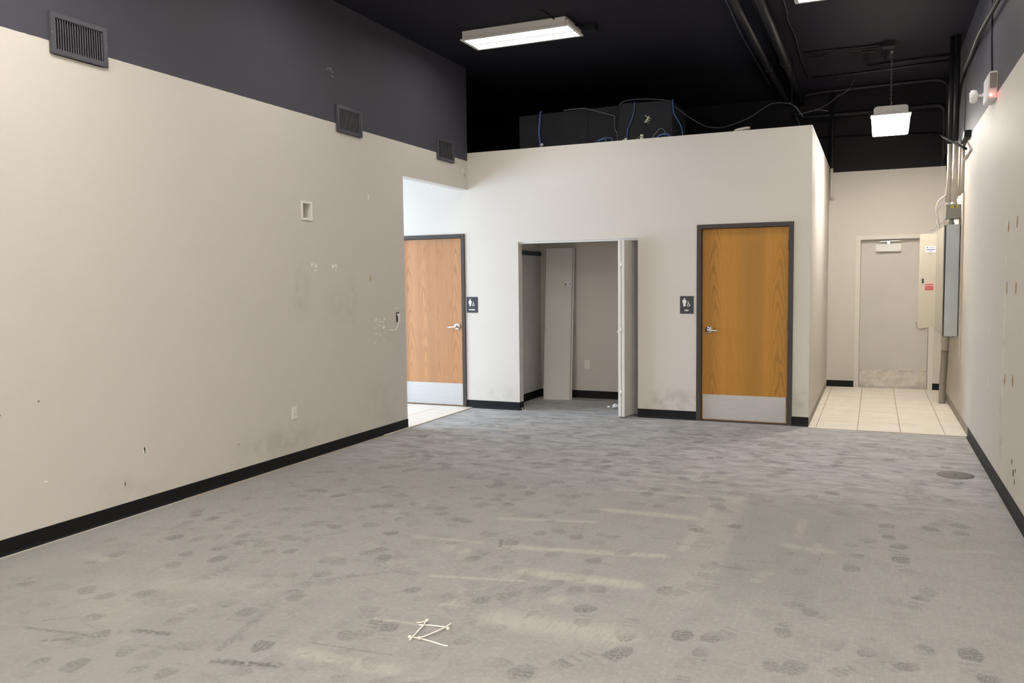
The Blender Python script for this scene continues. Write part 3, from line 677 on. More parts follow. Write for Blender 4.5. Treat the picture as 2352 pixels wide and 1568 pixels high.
thing('floor_pivot', MB().box(-4.045 + .075, -3.90, 9.29, 9.325, 0, .006).tube([(-3.925, 9.307, .004), (-3.925, 9.307, .026)], .007, 8).box(-3.97, -3.955, 9.288, 9.327, 0, .03), 'chrome',
      'small steel pivot bracket on the floor at the left closet jamb', 'bracket')

# the other bifold pair, taken off and leaned in the closet corner
r = empty('closet_door', (-3.88, 10.28, 0), 'grey bifold closet door taken off and leaned against the closet back wall', 'door')
def leaning(x0, x1, yb, yt, thick, xb_shift=.0):
    return MB().hexa([(x0, yb, 0.0), (x1, yb + .05, 0.0), (x0, yb + thick, 0.0), (x1, yb + .05 + thick, 0.0),
                      (x0 + xb_shift, yt, 2.028), (x1 + xb_shift, yt + .05, 2.028), (x0 + xb_shift, yt + thick, 2.028), (x1 + xb_shift, yt + .05 + thick, 2.028)])
p1 = part('leaf', leaning(-4.055, -3.70, 10.245, 10.405, .034, -.0), 'closet_door', r, .002)
p2 = part('leaf', leaning(-4.045, -3.685, 10.283, 10.443, .034, -.0), 'closet_door', r, .002)
part('knob', MB().lathe([(.008, 0), (.008, -.012), (.015, -.018), (.017, -.026), (.012, -.034), (.003, -.036)], (-4.028, 10.33, .975), 'y', 16), 'closet_edge', p1)
lb = part('sticker', MB().box(-3.80, -3.705, 10.405, 10.409, 1.515, 1.568), 'stick', p1, 0, 'white paper label')
part('print_mark', MB().box(-3.786, -3.772, 10.402, 10.4055, 1.527, 1.556).box(-3.725, -3.718, 10.402, 10.4055, 1.522, 1.561), 'slot', p1)

thing('wall_cleat', MB().box(CXL, CXL + .02, D + WT + .01, CB - .005, 1.93, 1.985), 'strip', 'slate coloured wood cleat high on the closet side wall', 'cleat', None, .002)

def outlet(name, axis, c, sgn, u, z, label, mat='plate'):
    r = empty(name, (c, u, z - .057) if axis == 'x' else (u, c, z - .057), label, 'outlet')
    def bx(mb, d0, d1, u0, u1, z0, z1):
        a, b = sorted((c + sgn * d0, c + sgn * d1))
        return mb.box(a, b, u0, u1, z0, z1) if axis == 'x' else mb.box(u0, u1, a, b, z0, z1)
    part('cover_plate', bx(MB(), 0, .006, u - .035, u + .035, z - .057, z + .057), mat, r, .002)
    for dz in (-.02, .02):
        f = part('receptacle', bx(MB(), .006, .009, u - .016, u + .016, z + dz - .014, z + dz + .014), mat, r, .001)
        part('slot_pair', bx(bx(MB(), .009, .0095, u - .008, u - .006, z + dz - .002, z + dz + .007), .009, .0095, u + .006, u + .008, z + dz - .002, z + dz + .007), 'slot', f)
    part('screw', bx(MB(), .006, .0075, u - .003, u + .003, z - .003, z + .003), 'chrome', r)
    return r
outlet('wall_outlet', 'x', XL, 1, 5.796, .452, 'ivory duplex outlet low on the long left wall')
outlet('wall_outlet', 'y', CB, -1, -3.545, .456, 'beige duplex outlet on the closet back wall', 'plate')

# ------------------------------------------------------------------ marks on the walls (parts of the wall)
def splat(root, name, axis, c, sgn, u, z, ru, rz, mat, t=.0015, rag=.25, n=11):
    pl = []
    for k in range(n):
        a = 2 * math.pi * k / n; q = 1 + random.uniform(-rag, rag)
        pl.append((u + ru * q * math.cos(a), z + rz * q * math.sin(a)))
    a, b = sorted((c - sgn * .0005, c + sgn * t))
    return part(name, MB().prism(pl, axis, a, b), mat, root, local=True)
L = lambda u, z, ru, rz, m='spackle', nm='spackle_patch': splat(wl, nm, 'x', XL, 1, u, z, ru, rz, m)
L(6.11, 1.748, .018, .018); L(6.165, 1.742, .018, .020); L(6.16, 1.70, .022, .008)
L(6.425, 1.744, .020, .018); L(6.47, 1.745, .014, .018); L(6.47, 1.70, .012, .008)
L(7.045, 2.44, .012, .030); L(7.05, 1.63, .018, .034, 'scrap', 'torn_paper')
for a, b, s in ((922, 1295, 1.2), (1002, 1295, 1.1), (958, 1292, .5), (955, 1352, 1.1), (992, 1368, 1.7), (910, 1370, .7), (922, 1428, .9), (1002, 1420, .8), (958, 1445, .9), (912, 1515, .7), (992, 1505, .8), (985, 1470, .4), (930, 1480, .4)):
    L(7.2 + (640 + .2424 * a - 872) * .0085, 1.201 - (420 + .2424 * b - 735) * .0044, .014 * s, .011 * s)
L(7.225, 1.184, .07, .0035, 'spackle', 'paint_scratch'); L(7.275, 1.155, .005, .03, 'spackle', 'paint_scratch')
L(4.17, .42, .012, .016); L(4.175, .43, .006, .02, 'void', 'gouge'); L(3.42, .38, .012, .006); L(4.0, .23, .004, .016, 'void', 'gouge')
L(3.15, .83, .012, .008, 'cond_grey', 'gouge'); L(3.4, .88, .008, .006, 'cond_grey', 'gouge'); L(5.1, .30, .006, .006, 'tan', 'gouge')
for (u, z, a, b) in ((6.47, 3.56, .008, .022), (6.50, 3.54, .006, .012), (6.44, 3.565, .02, .004), (6.42, 3.55, .012, .004), (6.52, 3.50, .005, .006), (6.49, 3.50, .016, .005)):
    L(u, z, a, b, 'greywire', 'paint_scratch')
L(9.13, 2.95, .014, .03); L(9.17, 2.89, .006, .03, 'cond_grey', 'gouge')
for k in range(4): L(7.50 + k * .022, 1.312, .006, .006)
Rr = lambda u, z, ru, rz, m='tan', nm='torn_paper': splat(wr, nm, 'x', XR, -1, u, z, ru, rz, m)
for (u, z) in ((6.83, 1.92), (6.44, 1.935), (6.82, 1.49), (6.41, 1.50), (6.79, .84), (6.43, .87)):
    Rr(u, z, .022, .042); Rr(u + .008, z - .018, .010, .018, 'slot', 'screw_hole')
for (z, h) in ((1.96, .05), (1.68, .06), (1.42, .03), (1.36, .02), (1.22, .07), (1.03, .03), (.93, .05), (.74, .05), (.62, .04)):
    Rr(6.90 + random.uniform(-.01, .01), z, .006, h, 'plate', 'paint_scratch')
Rr(7.75, 1.12, .008, .04, 'plate', 'paint_scratch'); Rr(7.7, .72, .008, .035, 'plate', 'paint_scratch')
for (u, z, a) in ((6.35, .33, .012), (6.28, .27, .018), (6.2, .30, .010), (6.22, .22, .012)): Rr(u, z, a, a * 1.5, 'slot', 'gouge')

# recessed media box in the left wall
r = empty('recessed_wall_box', (XL, 6.053, 2.144), 'empty recessed media box high on the long left wall', 'wall box')
y0, y1, z0, z1 = 5.974, 6.133, 2.144, 2.312
part('trim_ring', MB().box(XL, XL + .008, y0, RB[0], z0, z1).box(XL, XL + .008, RB[1], y1, z0, z1).box(XL, XL + .008, RB[0], RB[1], z0, RB[2]).box(XL, XL + .008, RB[0], RB[1], RB[3], z1), 'plate', r, .002)
g = .0015
part('box_body', MB().box(XL - .085, XL - .08, RB[0], RB[1], RB[2], RB[3]).box(XL - .08, XL, RB[0], RB[0] + g, RB[2], RB[3]).box(XL - .08, XL, RB[1] - g, RB[1], RB[2], RB[3])
     .box(XL - .08, XL, RB[0], RB[1], RB[2], RB[2] + g).box(XL - .08, XL, RB[0], RB[1], RB[3] - g, RB[3]), 'plate', r)
part('device_plate', MB().box(XL - .079, XL - .074, RB[0] + .01, RB[0] + .075, RB[2] + .01, RB[3] - .012), 'cond_grey', r, .001)
for dz in (.03, .06, .085): part('socket', MB().box(XL - .074, XL - .072, RB[0] + .03, RB[0] + .055, RB[2] + dz, RB[2] + dz + .012), 'slot', r)

# cut-out with a loose cable
r = empty('cable_cutout', (XL, 7.55, 1.165), 'small wall cut-out with a loose white cable hanging from it', 'cable')
part('cutout_box', MB().box(XL - .001, XL + .003, 7.520, 7.575, 1.165, 1.27), 'slot', r)
part('clamp', MB().box(XL + .002, XL + .02, 7.552, 7.572, 1.168, 1.255), 'plate', r, .003)
part('cable', MB().tube(curve([(XL + .004, 7.535, 1.255), (XL + .022, 7.532, 1.22), (XL + .026, 7.520, 1.152), (XL + .025, 7.49, 1.105), (XL + .022, 7.45, 1.085), (XL + .018, 7.41, 1.083), (XL + .014, 7.375, 1.092)]), .0055, 8), 'white', r)

# ------------------------------------------------------------------ vents on the left wall
def vent(yc, label, n=20, ang=-0.55):
    w, h, zc = .413, .25, 3.128
    r = empty('vent_grille', (XL, yc, zc - h / 2), label, 'vent', 'air vents along the paint line of the left wall')
    y0, y1, z0, z1, b, t = yc - w / 2, yc + w / 2, zc - h / 2, zc + h / 2, .032, .022
    part('frame', MB().box(XL, XL + t, y0, y0 + b, z0, z1).box(XL, XL + t, y1 - b, y1, z0, z1).box(XL, XL + t, y0 + b, y1 - b, z0, z0 + b).box(XL, XL + t, y0 + b, y1 - b, z1 - b, z1), 'ventg', r, .003)
    part('backing', MB().box(XL + .0005, XL + .002, y0 + b, y1 - b, z0 + b, z1 - b), 'void', r)
    iw = w - 2 * b; pitch = iw / n; me = None
    for k in range(n):
        yk = y0 + b + (k + .5) * pitch
        if me is None:
            d = Vector((math.cos(ang), math.sin(ang), 0)) * .0058; q = Vector((-math.sin(ang), math.cos(ang), 0)) * .0009
            pl = [d + q, d - q, -d - q, -d + q]
            me = mesh_of('slat', MB().prism([(v.x, v.y) for v in pl], 'z', 0, h - 2 * b)); me.materials.append(MT['slat'])
        o = bpy.data.objects.new('slat', me); COL.objects.link(o); o.parent = r; o.location = (.011, yk - yc, b)
    for sgn in (-1, 1): part('screw', MB().lathe([(.004, 0), (.0035, .002), (.001, .0025)], (XL + t, yc + sgn * (w / 2 - .012), zc), 'x', 8), 'slat', r)
vent(3.795, 'charcoal air vent on the left wall, farthest from the partition')
vent(6.735, 'charcoal air vent on the left wall above the recessed media box', 22, -0.85)
vent(8.675, 'charcoal air vent over the opening, next to the partition', 12, -0.8)

# ------------------------------------------------------------------ restroom signs
def disc(cx, cz, r, n=16): return [(cx + r * math.cos(2 * math.pi * k / n), cz + r * math.sin(2 * math.pi * k / n)) for k in range(n)]
def text_mesh(txt, size, name, bold=0.0):
    c = bpy.data.curves.new('tmp', 'FONT'); c.body = txt; c.size = size; c.extrude = .0006; c.align_x = 'CENTER'; c.align_y = 'CENTER'; c.offset = bold
    c.resolution_u = 3
    o = bpy.data.objects.new('tmp', c); COL.objects.link(o)
    me = bpy.data.meshes.new_from_object(o.evaluated_get(bpy.context.evaluated_depsgraph_get())); me.name = name
    bpy.data.objects.remove(o); bpy.data.curves.remove(c)
    return me
def text_part(txt, size, mat, parent, loc, rot, bold=0.0):
    me = text_mesh(txt, size, 'lettering', bold); me.materials.clear(); me.materials.append(MT[mat])
    o = bpy.data.objects.new('lettering', me); COL.objects.link(o); o.parent = parent
    o.location = Vector(loc) - wloc(parent); o.rotation_euler = rot
    return o
def sign(xc, woman, label):
    z0, z1 = 1.201, 1.398; y = D - .006
    r = empty('restroom_sign', (xc, D, z0), label, 'sign', 'restroom signs')
    part('plate', MB().box(xc - .0762, xc + .0762, y, D, z0, z1), 'sign', r, .0015)
    yf, yb = y - .0016, y + .0005
    px, zb = xc - .026, 1.283
    m = MB().prism(disc(px, zb + .082, .0085), 'y', yf, yb)
    if woman:
        m.prism([(px - .014, zb + .070), (px + .014, zb + .070), (px + .021, zb + .055), (px + .020, zb + .040), (px + .013, zb + .026), (px + .011, zb + .022), (px + .010, zb),
                 (px - .010, zb), (px - .011, zb + .022), (px - .013, zb + .026), (px - .020, zb + .040), (px - .021, zb + .055)], 'y', yf, yb)
    else:
        m.prism([(px - .018, zb + .071), (px + .018, zb + .071), (px + .022, zb + .066), (px + .022, zb + .038), (px + .015, zb + .036), (px + .0145, zb + .058), (px + .0125, zb + .058), (px + .0125, zb),
                 (px + .0012, zb), (px + .0008, zb + .034), (px - .0008, zb + .034), (px - .0012, zb), (px - .0125, zb), (px - .0125, zb + .058), (px - .0145, zb + .058), (px - .015, zb + .036), (px - .022, zb + .038), (px - .022, zb + .066)], 'y', yf, yb)
    part('person_pictogram', m, 'signw', r)
    wx, wz = xc + .017, 1.298
    m = MB()
    seg = [math.radians(a) for a in range(115, 400, 15)]
    m.tube([(wx + .0135 * math.cos(a), y - .0004, wz + .0135 * math.sin(a)) for a in seg], .0030, 6)
    m.prism(disc(wx - .001, wz + .034, .0052, 12), 'y', yf, yb)
    m.tube([(wx - .001, y - .0004, wz + .028), (wx + .0005, y - .0004, wz + .010), (wx + .013, y - .0004, wz + .009), (wx + .019, y - .0004, wz - .009), (wx + .025, y - .0004, wz - .006)], .0032, 6)
    m.tube([(wx, y - .0004, wz + .019), (wx + .011, y - .0004, wz + .018)], .0024, 6)
    part('wheelchair_pictogram', m, 'signw', r)
    text_part('WOMEN' if woman else 'MEN', .022, 'signw', r, (xc - .002, yf, 1.237), (math.pi / 2, 0, 0), .0009)
sign(-4.608, True, 'charcoal restroom sign reading WOMEN beside the pale oak door')
sign(-1.9235, False, 'charcoal restroom sign reading MEN beside the golden oak door')

# ------------------------------------------------------------------ ceiling troffers
def troffer(x0, y0, label, lamp='lamp', cat='ceiling light'):
    w, d, zb, zt = 1.215, .425, 4.100, ZC
    r = empty('ceiling_light', (x0 + w / 2, y0 + d / 2, zb), label, cat, 'ceiling troffers in the main room')
    x1, y1, t = x0 + w, y0 + d, .004
    ins = .018
    hb = MB().box(x0 + ins, x1 - ins - .03, y0 + ins, y0 + ins + t, zb + .014, zt).box(x0 + ins, x1 - ins - .03, y1 - ins - t, y1 - ins, zb + .014, zt)
    hb.box(x0 + ins, x0 + ins + t, y0 + ins + t, y1 - ins - t, zb + .014, zt).box(x0 + ins, x1 - ins - .03, y0 + ins, y1 - ins, zt - .006, zt - .0005)
    part('housing', hb, 'white', r)
    ep = MB().prism([(x1 - ins - .034, zb + .014), (x1 - ins, zb + .014), (x1 - ins, zb + .055), (x1 - ins - .034, zb + .062)], 'y', y0 + ins, y1 - ins)
    ep.box(x1 - ins - .034, x1 - ins - .030, y0 + ins, y1 - ins, zb + .062, zt)
    part('end_plate', ep, 'white', r)
    f = .034
    part('door_frame', MB().box(x0, x1, y0, y0 + f, zb, zb + .014).box(x0, x1, y1 - f, y1, zb, zb + .014).box(x0, x0 + f, y0 + f, y1 - f, zb, zb + .014).box(x1 - f, x1, y0 + f, y1 - f, zb, zb + .014), 'white', r, .002)
    ym = y0 + d * .55
    part('diffuser', MB().box(x0 + f, x1 - f, y0 + f, ym - .014, zb + .010, zb + .013), lamp, r)
    part('diffuser', MB().box(x0 + f, x1 - f, ym + .014, y1 - f, zb + .010, zb + .013), lamp, r)
    part('divider', MB().box(x0 + f, x1 - f, ym - .014, ym + .014, zb + .004, zb + .014), 'white', r)
    for xx in (x0 + .08, x1 - .08):
        part('latch', MB().box(xx - .006, xx + .006, y1 - f - .002, y1 - f + .010, zb - .002, zb), 'slot', r)
    return r
troffer(-4.015, 7.868, 'white ceiling troffer by the left wall, near the partition top')
troffer(-0.715, 7.79, 'white ceiling troffer beside the black ceiling pipes, toward the hallway')
for yy in (5.35, 2.85, 0.45, -2.0):
    for xx, side in ((-4.015, 'left'), (-0.715, 'right')):
        troffer(xx, yy, {5.35: 'second', 2.85: 'third', 0.45: 'fourth', -2.0: 'fifth'}[yy] + ' ceiling troffer from the partition, in the row by the %s wall' % side, 'lamp' if yy > 5 else 'lamp_mid' if yy > 2 else 'lamp_boost')

# ------------------------------------------------------------------ pendant low bay lamp in the hall
r = empty('pendant_light', (.137, 10.75, 3.255), 'glowing low bay lamp hanging on a chain in the hallway', 'lamp')
ya, yb = 10.66, 10.86
part('lens', MB().hexa([(-.055, ya + .01, 3.255), (.325, ya + .01, 3.255), (-.055, yb - .01, 3.255), (.325, yb - .01, 3.255),
                        (-.070, ya, 3.462), (.345, ya, 3.462), (-.070, yb, 3.462), (.345, yb, 3.462)]), 'lamp2', r, .004)
part('lens_bottom', MB().box(-.045, .315, ya + .02, yb - .02, 3.2505, 3.2545), 'lamp3', r)
part('lens_rim', MB().box(-.078, .353, ya - .008, yb + .008, 3.462, 3.476), 'white', r, .003)
part('housing', MB().prism([(-.046, 3.476), (.320, 3.476), (.320, 3.548), (.296, 3.568), (-.018, 3.568), (-.046, 3.545)], 'y', ya + .015, yb - .015), 'white', r, .003)
for xx in (.095, .165): part('screw', MB().lathe([(.008, 0), (.006, -.004), (.002, -.005)], (xx, ya + .015, 3.502), 'y', 10), 'chrome', r)
part('hook', MB().tube(curve([(.137, 10.76, 3.567), (.137, 10.76, 3.60), (.150, 10.76, 3.615), (.137, 10.76, 3.630)], 4), .004, 6), 'chrome', r)
ch = MB(); z = 3.625; k = 0
while z < 4.19:
    a = 0 if k % 2 else math.pi / 2; pts = []
    for j in range(9):
        q = 2 * math.pi * j / 8; u, w = .008 * math.cos(q), .016 * math.sin(q)
        pts.append((.137 + u * math.cos(a), 10.76 + u * math.sin(a), z + .014 + w))
    ch.tube(pts, .0028, 5, False); z += .0235; k += 1
part('chain', ch, 'greywire', r)
part('ceiling_hook', MB().lathe([(.018, 0), (.018, -.006), (.006, -.012), (.004, -.02)], (.137, 10.76, ZC), 'z', 12), 'chrome', r)

# ------------------------------------------------------------------ pipes, conduits and boxes on the ceiling and rear wall
def pipe(name, pts, rad, mat, label, cat='pipe', group=None, n=12):
    return thing(name, MB().tube(pts, rad, n), mat, label, cat, group)
def rooted_pipe(name, pts, rad, mat, label, collars, cat='pipe', group=None):
    b = pts[0]; r = empty(name, b, label, cat, group)
    part('tube', MB().tube(pts, rad, 12), mat, r)
    for (p, q) in collars: part('coupling', MB().tube([p, q], rad * 1.22, 12), mat, r)
    return r
rooted_pipe('sprinkler_pipe', [(-1.225, 4.2, 4.12), (-1.225, 10.3, 4.12), (-1.20, 12.80, 4.12)], .042, 'blackg', 'black ceiling pipe with a thin wire tied along its side',
            [((-1.225, 6.2, 4.12), (-1.225, 6.3, 4.12)), ((-1.222, 10.55, 4.12), (-1.221, 10.65, 4.12))], 'pipe')
rooted_pipe('duct_pipe', [(-1.005, 4.2, 4.115), (-1.005, 10.4, 4.115), (-1.02, 12.80, 4.115)], .050, 'blackg', 'thick black ceiling pipe with a dark coupling near its middle',
            [((-1.005, 10.32, 4.115), (-1.006, 10.44, 4.115)), ((-1.005, 7.0, 4.115), (-1.005, 7.1, 4.115))], 'pipe')
pipe('conduit', [(-1.10, 4.5, 4.175), (-1.088, 9.1, 4.175), (-1.09, 12.6, 4.175)], .014, 'blackg', 'thin black conduit between the two ceiling pipes', 'conduit')
pipe('cable', curve([(-.829, 4.5, 4.185), (-0.829, 8.26, 4.18), (-0.846, 8.845, 4.17), (-0.832, 9.533, 4.18), (-0.841, 10.169, 4.17), (-0.841, 10.645, 4.165), (-0.831, 11.597, 4.18)]), .008, 'blackg', 'black cable clipped to the ceiling right of the thick pipe', 'cable')
pipe('cable', curve([(-1.285, 6.5, 4.12), (-1.285, 7.827, 4.1), (-1.295, 8.28, 4.1), (-1.310, 8.853, 4.1), (-1.31, 9.445, 4.1), (-1.30, 10.142, 4.09), (-1.298, 10.656, 4.09), (-1.295, 11.3, 4.10)]), .009, 'blackg', 'sagging black wire along the left ceiling pipe', 'cable')
pipe('cable', curve([(-3.0, 7.6, 4.19), (-2.96, 7.95, 4.185), (-2.86, 8.15, 4.185), (-2.76, 8.28, 4.18)]), .008, 'black', 'thin black wire running to the box at the troffer end', 'cable')

def jbox(x0, x1, y0, y1, z0, z1, label, mat='black'):
    r = empty('junction_box', ((x0 + x1) / 2, (y0 + y1) / 2, z0), label, 'junction box')
    part('box_body', MB().box(x0, x1, y0, y1, z0 + .006, z1), mat, r, .004)
    part('cover', MB().box(x0 - .004, x1 + .004, y0 - .004, y1 + .004, z0, z0 + .006), mat, r, .002)
    return r
jbox(-2.775, -2.655, 8.22, 8.33, 4.135, ZC, 'black junction box at the end of the left troffer')
jbox(.035, .151, 10.26, 10.40, 4.14, ZC, 'black ceiling junction box in front of the pendant chain')
jbox(-.178, -.052, 10.49, 10.57, 4.165, ZC, 'small flat black ceiling box left of the pendant chain')
jbox(-.499, -.391, 11.65, 11.75, 4.15, ZC, 'black ceiling junction box nearest the hallway side wall')
cg = None
MT['flat'] = simple('flat_black_paint', (0.006, 0.006, 0.007), 0.8, 0, 0.2, 9, spec=0.05)
def cond(pts, rad, label, mat='blackg', group=None): return pipe('conduit', pts, rad, mat, label, 'conduit', group, 10)
cond([(.035, 10.33, 4.185), (-.227, 10.345, 4.185), (-.60, 10.32, 4.185), (-.80, 10.31, 4.185)], .011, 'black ceiling conduit leaving the box in front of the pendant chain')
cond(curve([(.035, 10.365, 4.175), (-.08, 10.42, 4.175), (-.466, 10.375, 4.18), (-.546, 10.455, 4.18), (-.627, 10.548, 4.18), (-.80, 10.559, 4.18)], 4), .009, 'black ceiling conduit with a kink toward the hallway side wall')
cond([(.84, 11.12, 4.175), (.151, 11.207, 4.175), (-.123, 11.252, 4.175)], .016, 'short black ceiling conduit from the right wall behind the pendant')
cond([(.84, 11.42, 4.182), (.157, 11.539, 4.182), (-.374, 11.615, 4.182), (-.80, 11.60, 4.182)], .013, 'long black ceiling conduit crossing the hallway past the far box')
cond([(-.152, 10.58, 4.19), (-.155, 11.22, 4.19)], .006, 'thin black conduit, left of a parallel pair on the hall ceiling')
cond([(-.124, 10.58, 4.19), (-.127, 11.23, 4.19)], .006, 'thin black conduit, right of a parallel pair on the hall ceiling')
cond([(.068, 10.42, 4.19), (.071, 11.18, 4.19)], .007, 'thin black ceiling conduit right behind the pendant chain')
cond(curve([(-.94, 12.42, 4.13), (-.827, 12.42, 4.15), (-.546, 12.42, 4.163), (0, 12.42, 4.173), (.44, 12.42, 4.176), (.64, 12.42, 4.176), (.75, 12.42, 4.16), (.825, 12.42, 4.10), (.84, 12.42, 4.0), (.84, 12.42, 3.2)], 4), .020, 'black conduit just under the hall ceiling, bending down the right wall')
cond(curve([(XC - 0.5, 12.78, 3.905), (-.083, 12.78, 3.897), (.36, 12.78, 3.905), (.66, 12.78, 3.908), (.76, 12.78, 3.90), (.81, 12.78, 3.86), (.826, 12.78, 3.79), (.828, 12.78, 3.6), (.828, 12.78, 3.11)], 4), .030, 'thick black rear wall conduit, bending down at the right corner')
cond([(XC - .5, 12.80, 3.838), (.40, 12.80, 3.842), (.74, 12.80, 3.848)], .015, 'slim black rear wall conduit right under the thick one')
cond(curve([(XC - .3, 12.81, 3.607), (-.078, 12.81, 3.583), (.368, 12.81, 3.566), (.66, 12.81, 3.552), (.72, 12.76, 3.54), (.735, 12.55, 3.50), (.70, 11.4, 3.30), (.683, 10.6, 3.15), (.688, 10.28, 3.085), (.755, 9.9, 2.97), (.812, 9.47, 2.85)], 5), .013, 'thin conduit low on the black rear wall, slanting down along the right wall', 'flat')
r = empty('conduit', (-.588, 12.72, 2.72), 'corner conduit beside the hall side wall, black above and beige below', 'conduit')
part('upper_tube', MB().tube([(-.588, 12.72, 3.14), (-.588, 12.72, 4.19)], .021, 12), 'black', r)
part('lower_tube', MB().tube(curve([(-.588, 12.72, 3.14), (-.588, 12.72, 2.80), (-.586, 12.73, 2.765), (-.575, 12.76, 2.735), (-.57, 12.84, 2.72)], 4), .021, 12), 'cond_cream', r)
cond(curve([(XR - .05, 6.3, 3.62), (XR - .05, 7.311, 3.66), (XR - .05, 8.533, 3.74), (XR - .027, 9.6, 3.78), (XR - .027, 10.3, 3.78), (XR - .027, 10.75, 3.72), (XR - .027, 11.0, 3.50), (XR - .027, 11.05, 3.2)], 5), .022, 'black conduit running up the right wall above the emergency light')
pipe('cable', [(XR - .010, 8.075, 4.19), (XR - .010, 8.055, 3.55), (XR - .012, 7.93, 3.22)], .007, 'black', 'black wire dropping from the ceiling to the emergency light', 'cable')
pipe('cable', curve([(-0.993, 12.0, 3.80), (-0.812, 12.0, 3.835), (-0.70, 12.0, 3.84), (-0.612, 12.0, 3.813)]), .005, 'greywire', 'grey wire end drooping over the hall side wall', 'cable')
pipe('cable', curve([(-0.80, 12.0, 3.836), (-0.634, 12.0, 3.897), (-0.5, 12.0, 3.993), (-0.368, 12.0, 4.067), (-.30, 12.0, 4.195)]), .006, 'darkwire', 'grey wire rising from the hall side wall to the ceiling', 'cable')
r = empty('hanger_strut', (-.90, 10.5, 3.42), 'dark angled hanger strut behind the partition corner', 'bracket')
part('strut', MB().tube([(-.955, 10.5, 3.68), (-.86, 10.5, 3.42), (-.85, 10.5, 3.08)], .014, 6), 'blackg', r)
part('rod', MB().tube([(-.942, 10.5, 3.66), (-.942, 10.5, 4.195)], .004, 6), 'black', r)
part('nut', MB().lathe([(.010, 0), (.012, .006), (.010, .014)], (-.963, 10.488, 3.655), 'z', 8), 'chrome', r)

# ------------------------------------------------------------------ duct chase and cables on top of the partition
r = empty('duct_chase', (-3.2, 10.1, 3.08), 'charcoal duct box standing behind the top of the partition', 'duct')
part('long_section', MB().hexa([(-4.215, 9.9, 3.08), (-2.86, 9.9, 3.08), (-4.215, 10.5, 3.08), (-2.86, 10.5, 3.08), (-4.22, 9.9, 3.695), (-2.86, 9.9, 3.712), (-4.22, 10.5, 3.695), (-2.86, 10.5, 3.712)]), 'duct', r, .006)
part('end_section', MB().hexa([(-2.87, 9.75, 3.08), (-2.196, 9.75, 3.08), (-2.87, 10.5, 3.08), (-2.196, 10.5, 3.08), (-2.84, 9.75, 3.699), (-2.206, 9.75, 3.676), (-2.84, 10.5, 3.699), (-2.206, 10.5, 3.676)]), 'duct', r, .006)
part('seam_strip', MB().box(-3.30, -3.285, 9.896, 9.9, 3.08, 3.70), 'black', r)
part('seam_strip', MB().box(-3.93, -3.915, 9.896, 9.9, 3.08, 3.69), 'black', r)
def cab(pts, mat, label, rad=.0075, group=None): return pipe('cable', curve(pts), rad, mat, label, 'cable', group, 8)
cab([(-3.912, 9.93, 3.73), (-3.917, 9.885, 3.715), (-3.924, 9.88, 3.614), (-3.935, 9.88, 3.513), (-3.93, 9.87, 3.43), (-3.916, 9.86, 3.345), (-3.905, 9.84, 3.10)], 'blue', 'blue cable bundle hanging down the left end of the duct box', .013)
cab([(-3.609, 9.89, 3.716), (-3.472, 9.885, 3.716), (-3.355, 9.88, 3.713), (-3.279, 9.88, 3.699), (-3.088, 9.88, 3.634), (-2.929, 9.86, 3.575), (-2.896, 9.73, 3.535), (-2.939, 9.86, 3.474), (-2.925, 9.86, 3.401), (-2.902, 9.86, 3.355), (-2.904, 9.85, 3.10)], 'greywire', 'grey cable sloping across the duct box to its step', .007)
cab([(-2.649, 9.73, 3.70), (-2.658, 9.735, 3.604), (-2.681, 9.735, 3.511), (-2.727, 9.735, 3.402), (-2.74, 9.73, 3.351), (-2.74, 9.70, 3.10)], 'blue', 'blue cable hanging down the front of the taller duct section', .007)
cab([(-2.84, 9.73, 3.67), (-2.817, 9.73, 3.70), (-2.744, 9.73, 3.722), (-2.636, 9.72, 3.722), (-2.493, 9.72, 3.712), (-2.334, 9.73, 3.69), (-2.22, 9.73, 3.66)], 'darkwire', 'dark cable arching along the top of the taller duct section', .008)
cab([(-2.194, 9.72, 3.68), (-2.18, 9.7, 3.534), (-2.142, 9.7, 3.454), (-2.098, 9.7, 3.374), (-2.077, 9.7, 3.296), (-2.072, 9.7, 3.10)], 'blue', 'blue cable falling off the right end of the duct box', .007)
cab([(-2.192, 9.73, 3.615), (-2.11, 9.75, 3.545), (-2.022, 9.75, 3.474), (-1.92, 9.75, 3.401), (-1.793, 9.75, 3.335), (-1.642, 9.75, 3.314), (-1.476, 9.75, 3.346), (-1.314, 9.75, 3.406), (-1.17, 9.75, 3.491), (-1.075, 9.75, 3.53), (-0.956, 9.75, 3.523), (-0.855, 9.80, 3.493), (-0.80, 10.3, 3.46)], 'darkwire', 'long grey cable looping from the duct box toward the hallway', .006)
cab([(-3.12, 9.6, 3.10), (-3.101, 9.6, 3.234), (-3.054, 9.6, 3.261), (-2.999, 9.6, 3.278), (-2.935, 9.6, 3.278), (-2.889, 9.6, 3.252), (-2.86, 9.6, 3.10)], 'blue', 'blue cable loop low before the duct box step, outer turn', .006)
cab([(-3.08, 9.57, 3.10), (-3.055, 9.57, 3.225), (-3.008, 9.57, 3.259), (-2.962, 9.57, 3.25), (-2.945, 9.57, 3.10)], 'blue', 'blue cable loop low before the duct box step, inner turn', .006)
cab([(-2.42, 9.6, 3.10), (-2.397, 9.6, 3.239), (-2.362, 9.6, 3.287), (-2.314, 9.6, 3.334), (-2.266, 9.6, 3.313), (-2.253, 9.6, 3.261), (-2.25, 9.6, 3.10)], 'greywire', 'grey cable loop standing before the taller duct section', .006)
cab([(-2.36, 9.57, 3.10), (-2.335, 9.57, 3.228), (-2.292, 9.57, 3.258), (-2.24, 9.57, 3.261), (-2.197, 9.57, 3.234), (-2.18, 9.57, 3.10)], 'blue', 'blue cable coil lying low before the taller duct section', .010)
r = empty('wire_clip', (-2.50, 9.748, 3.44), 'white plastic clip with prongs stuck on the taller duct section', 'clip')
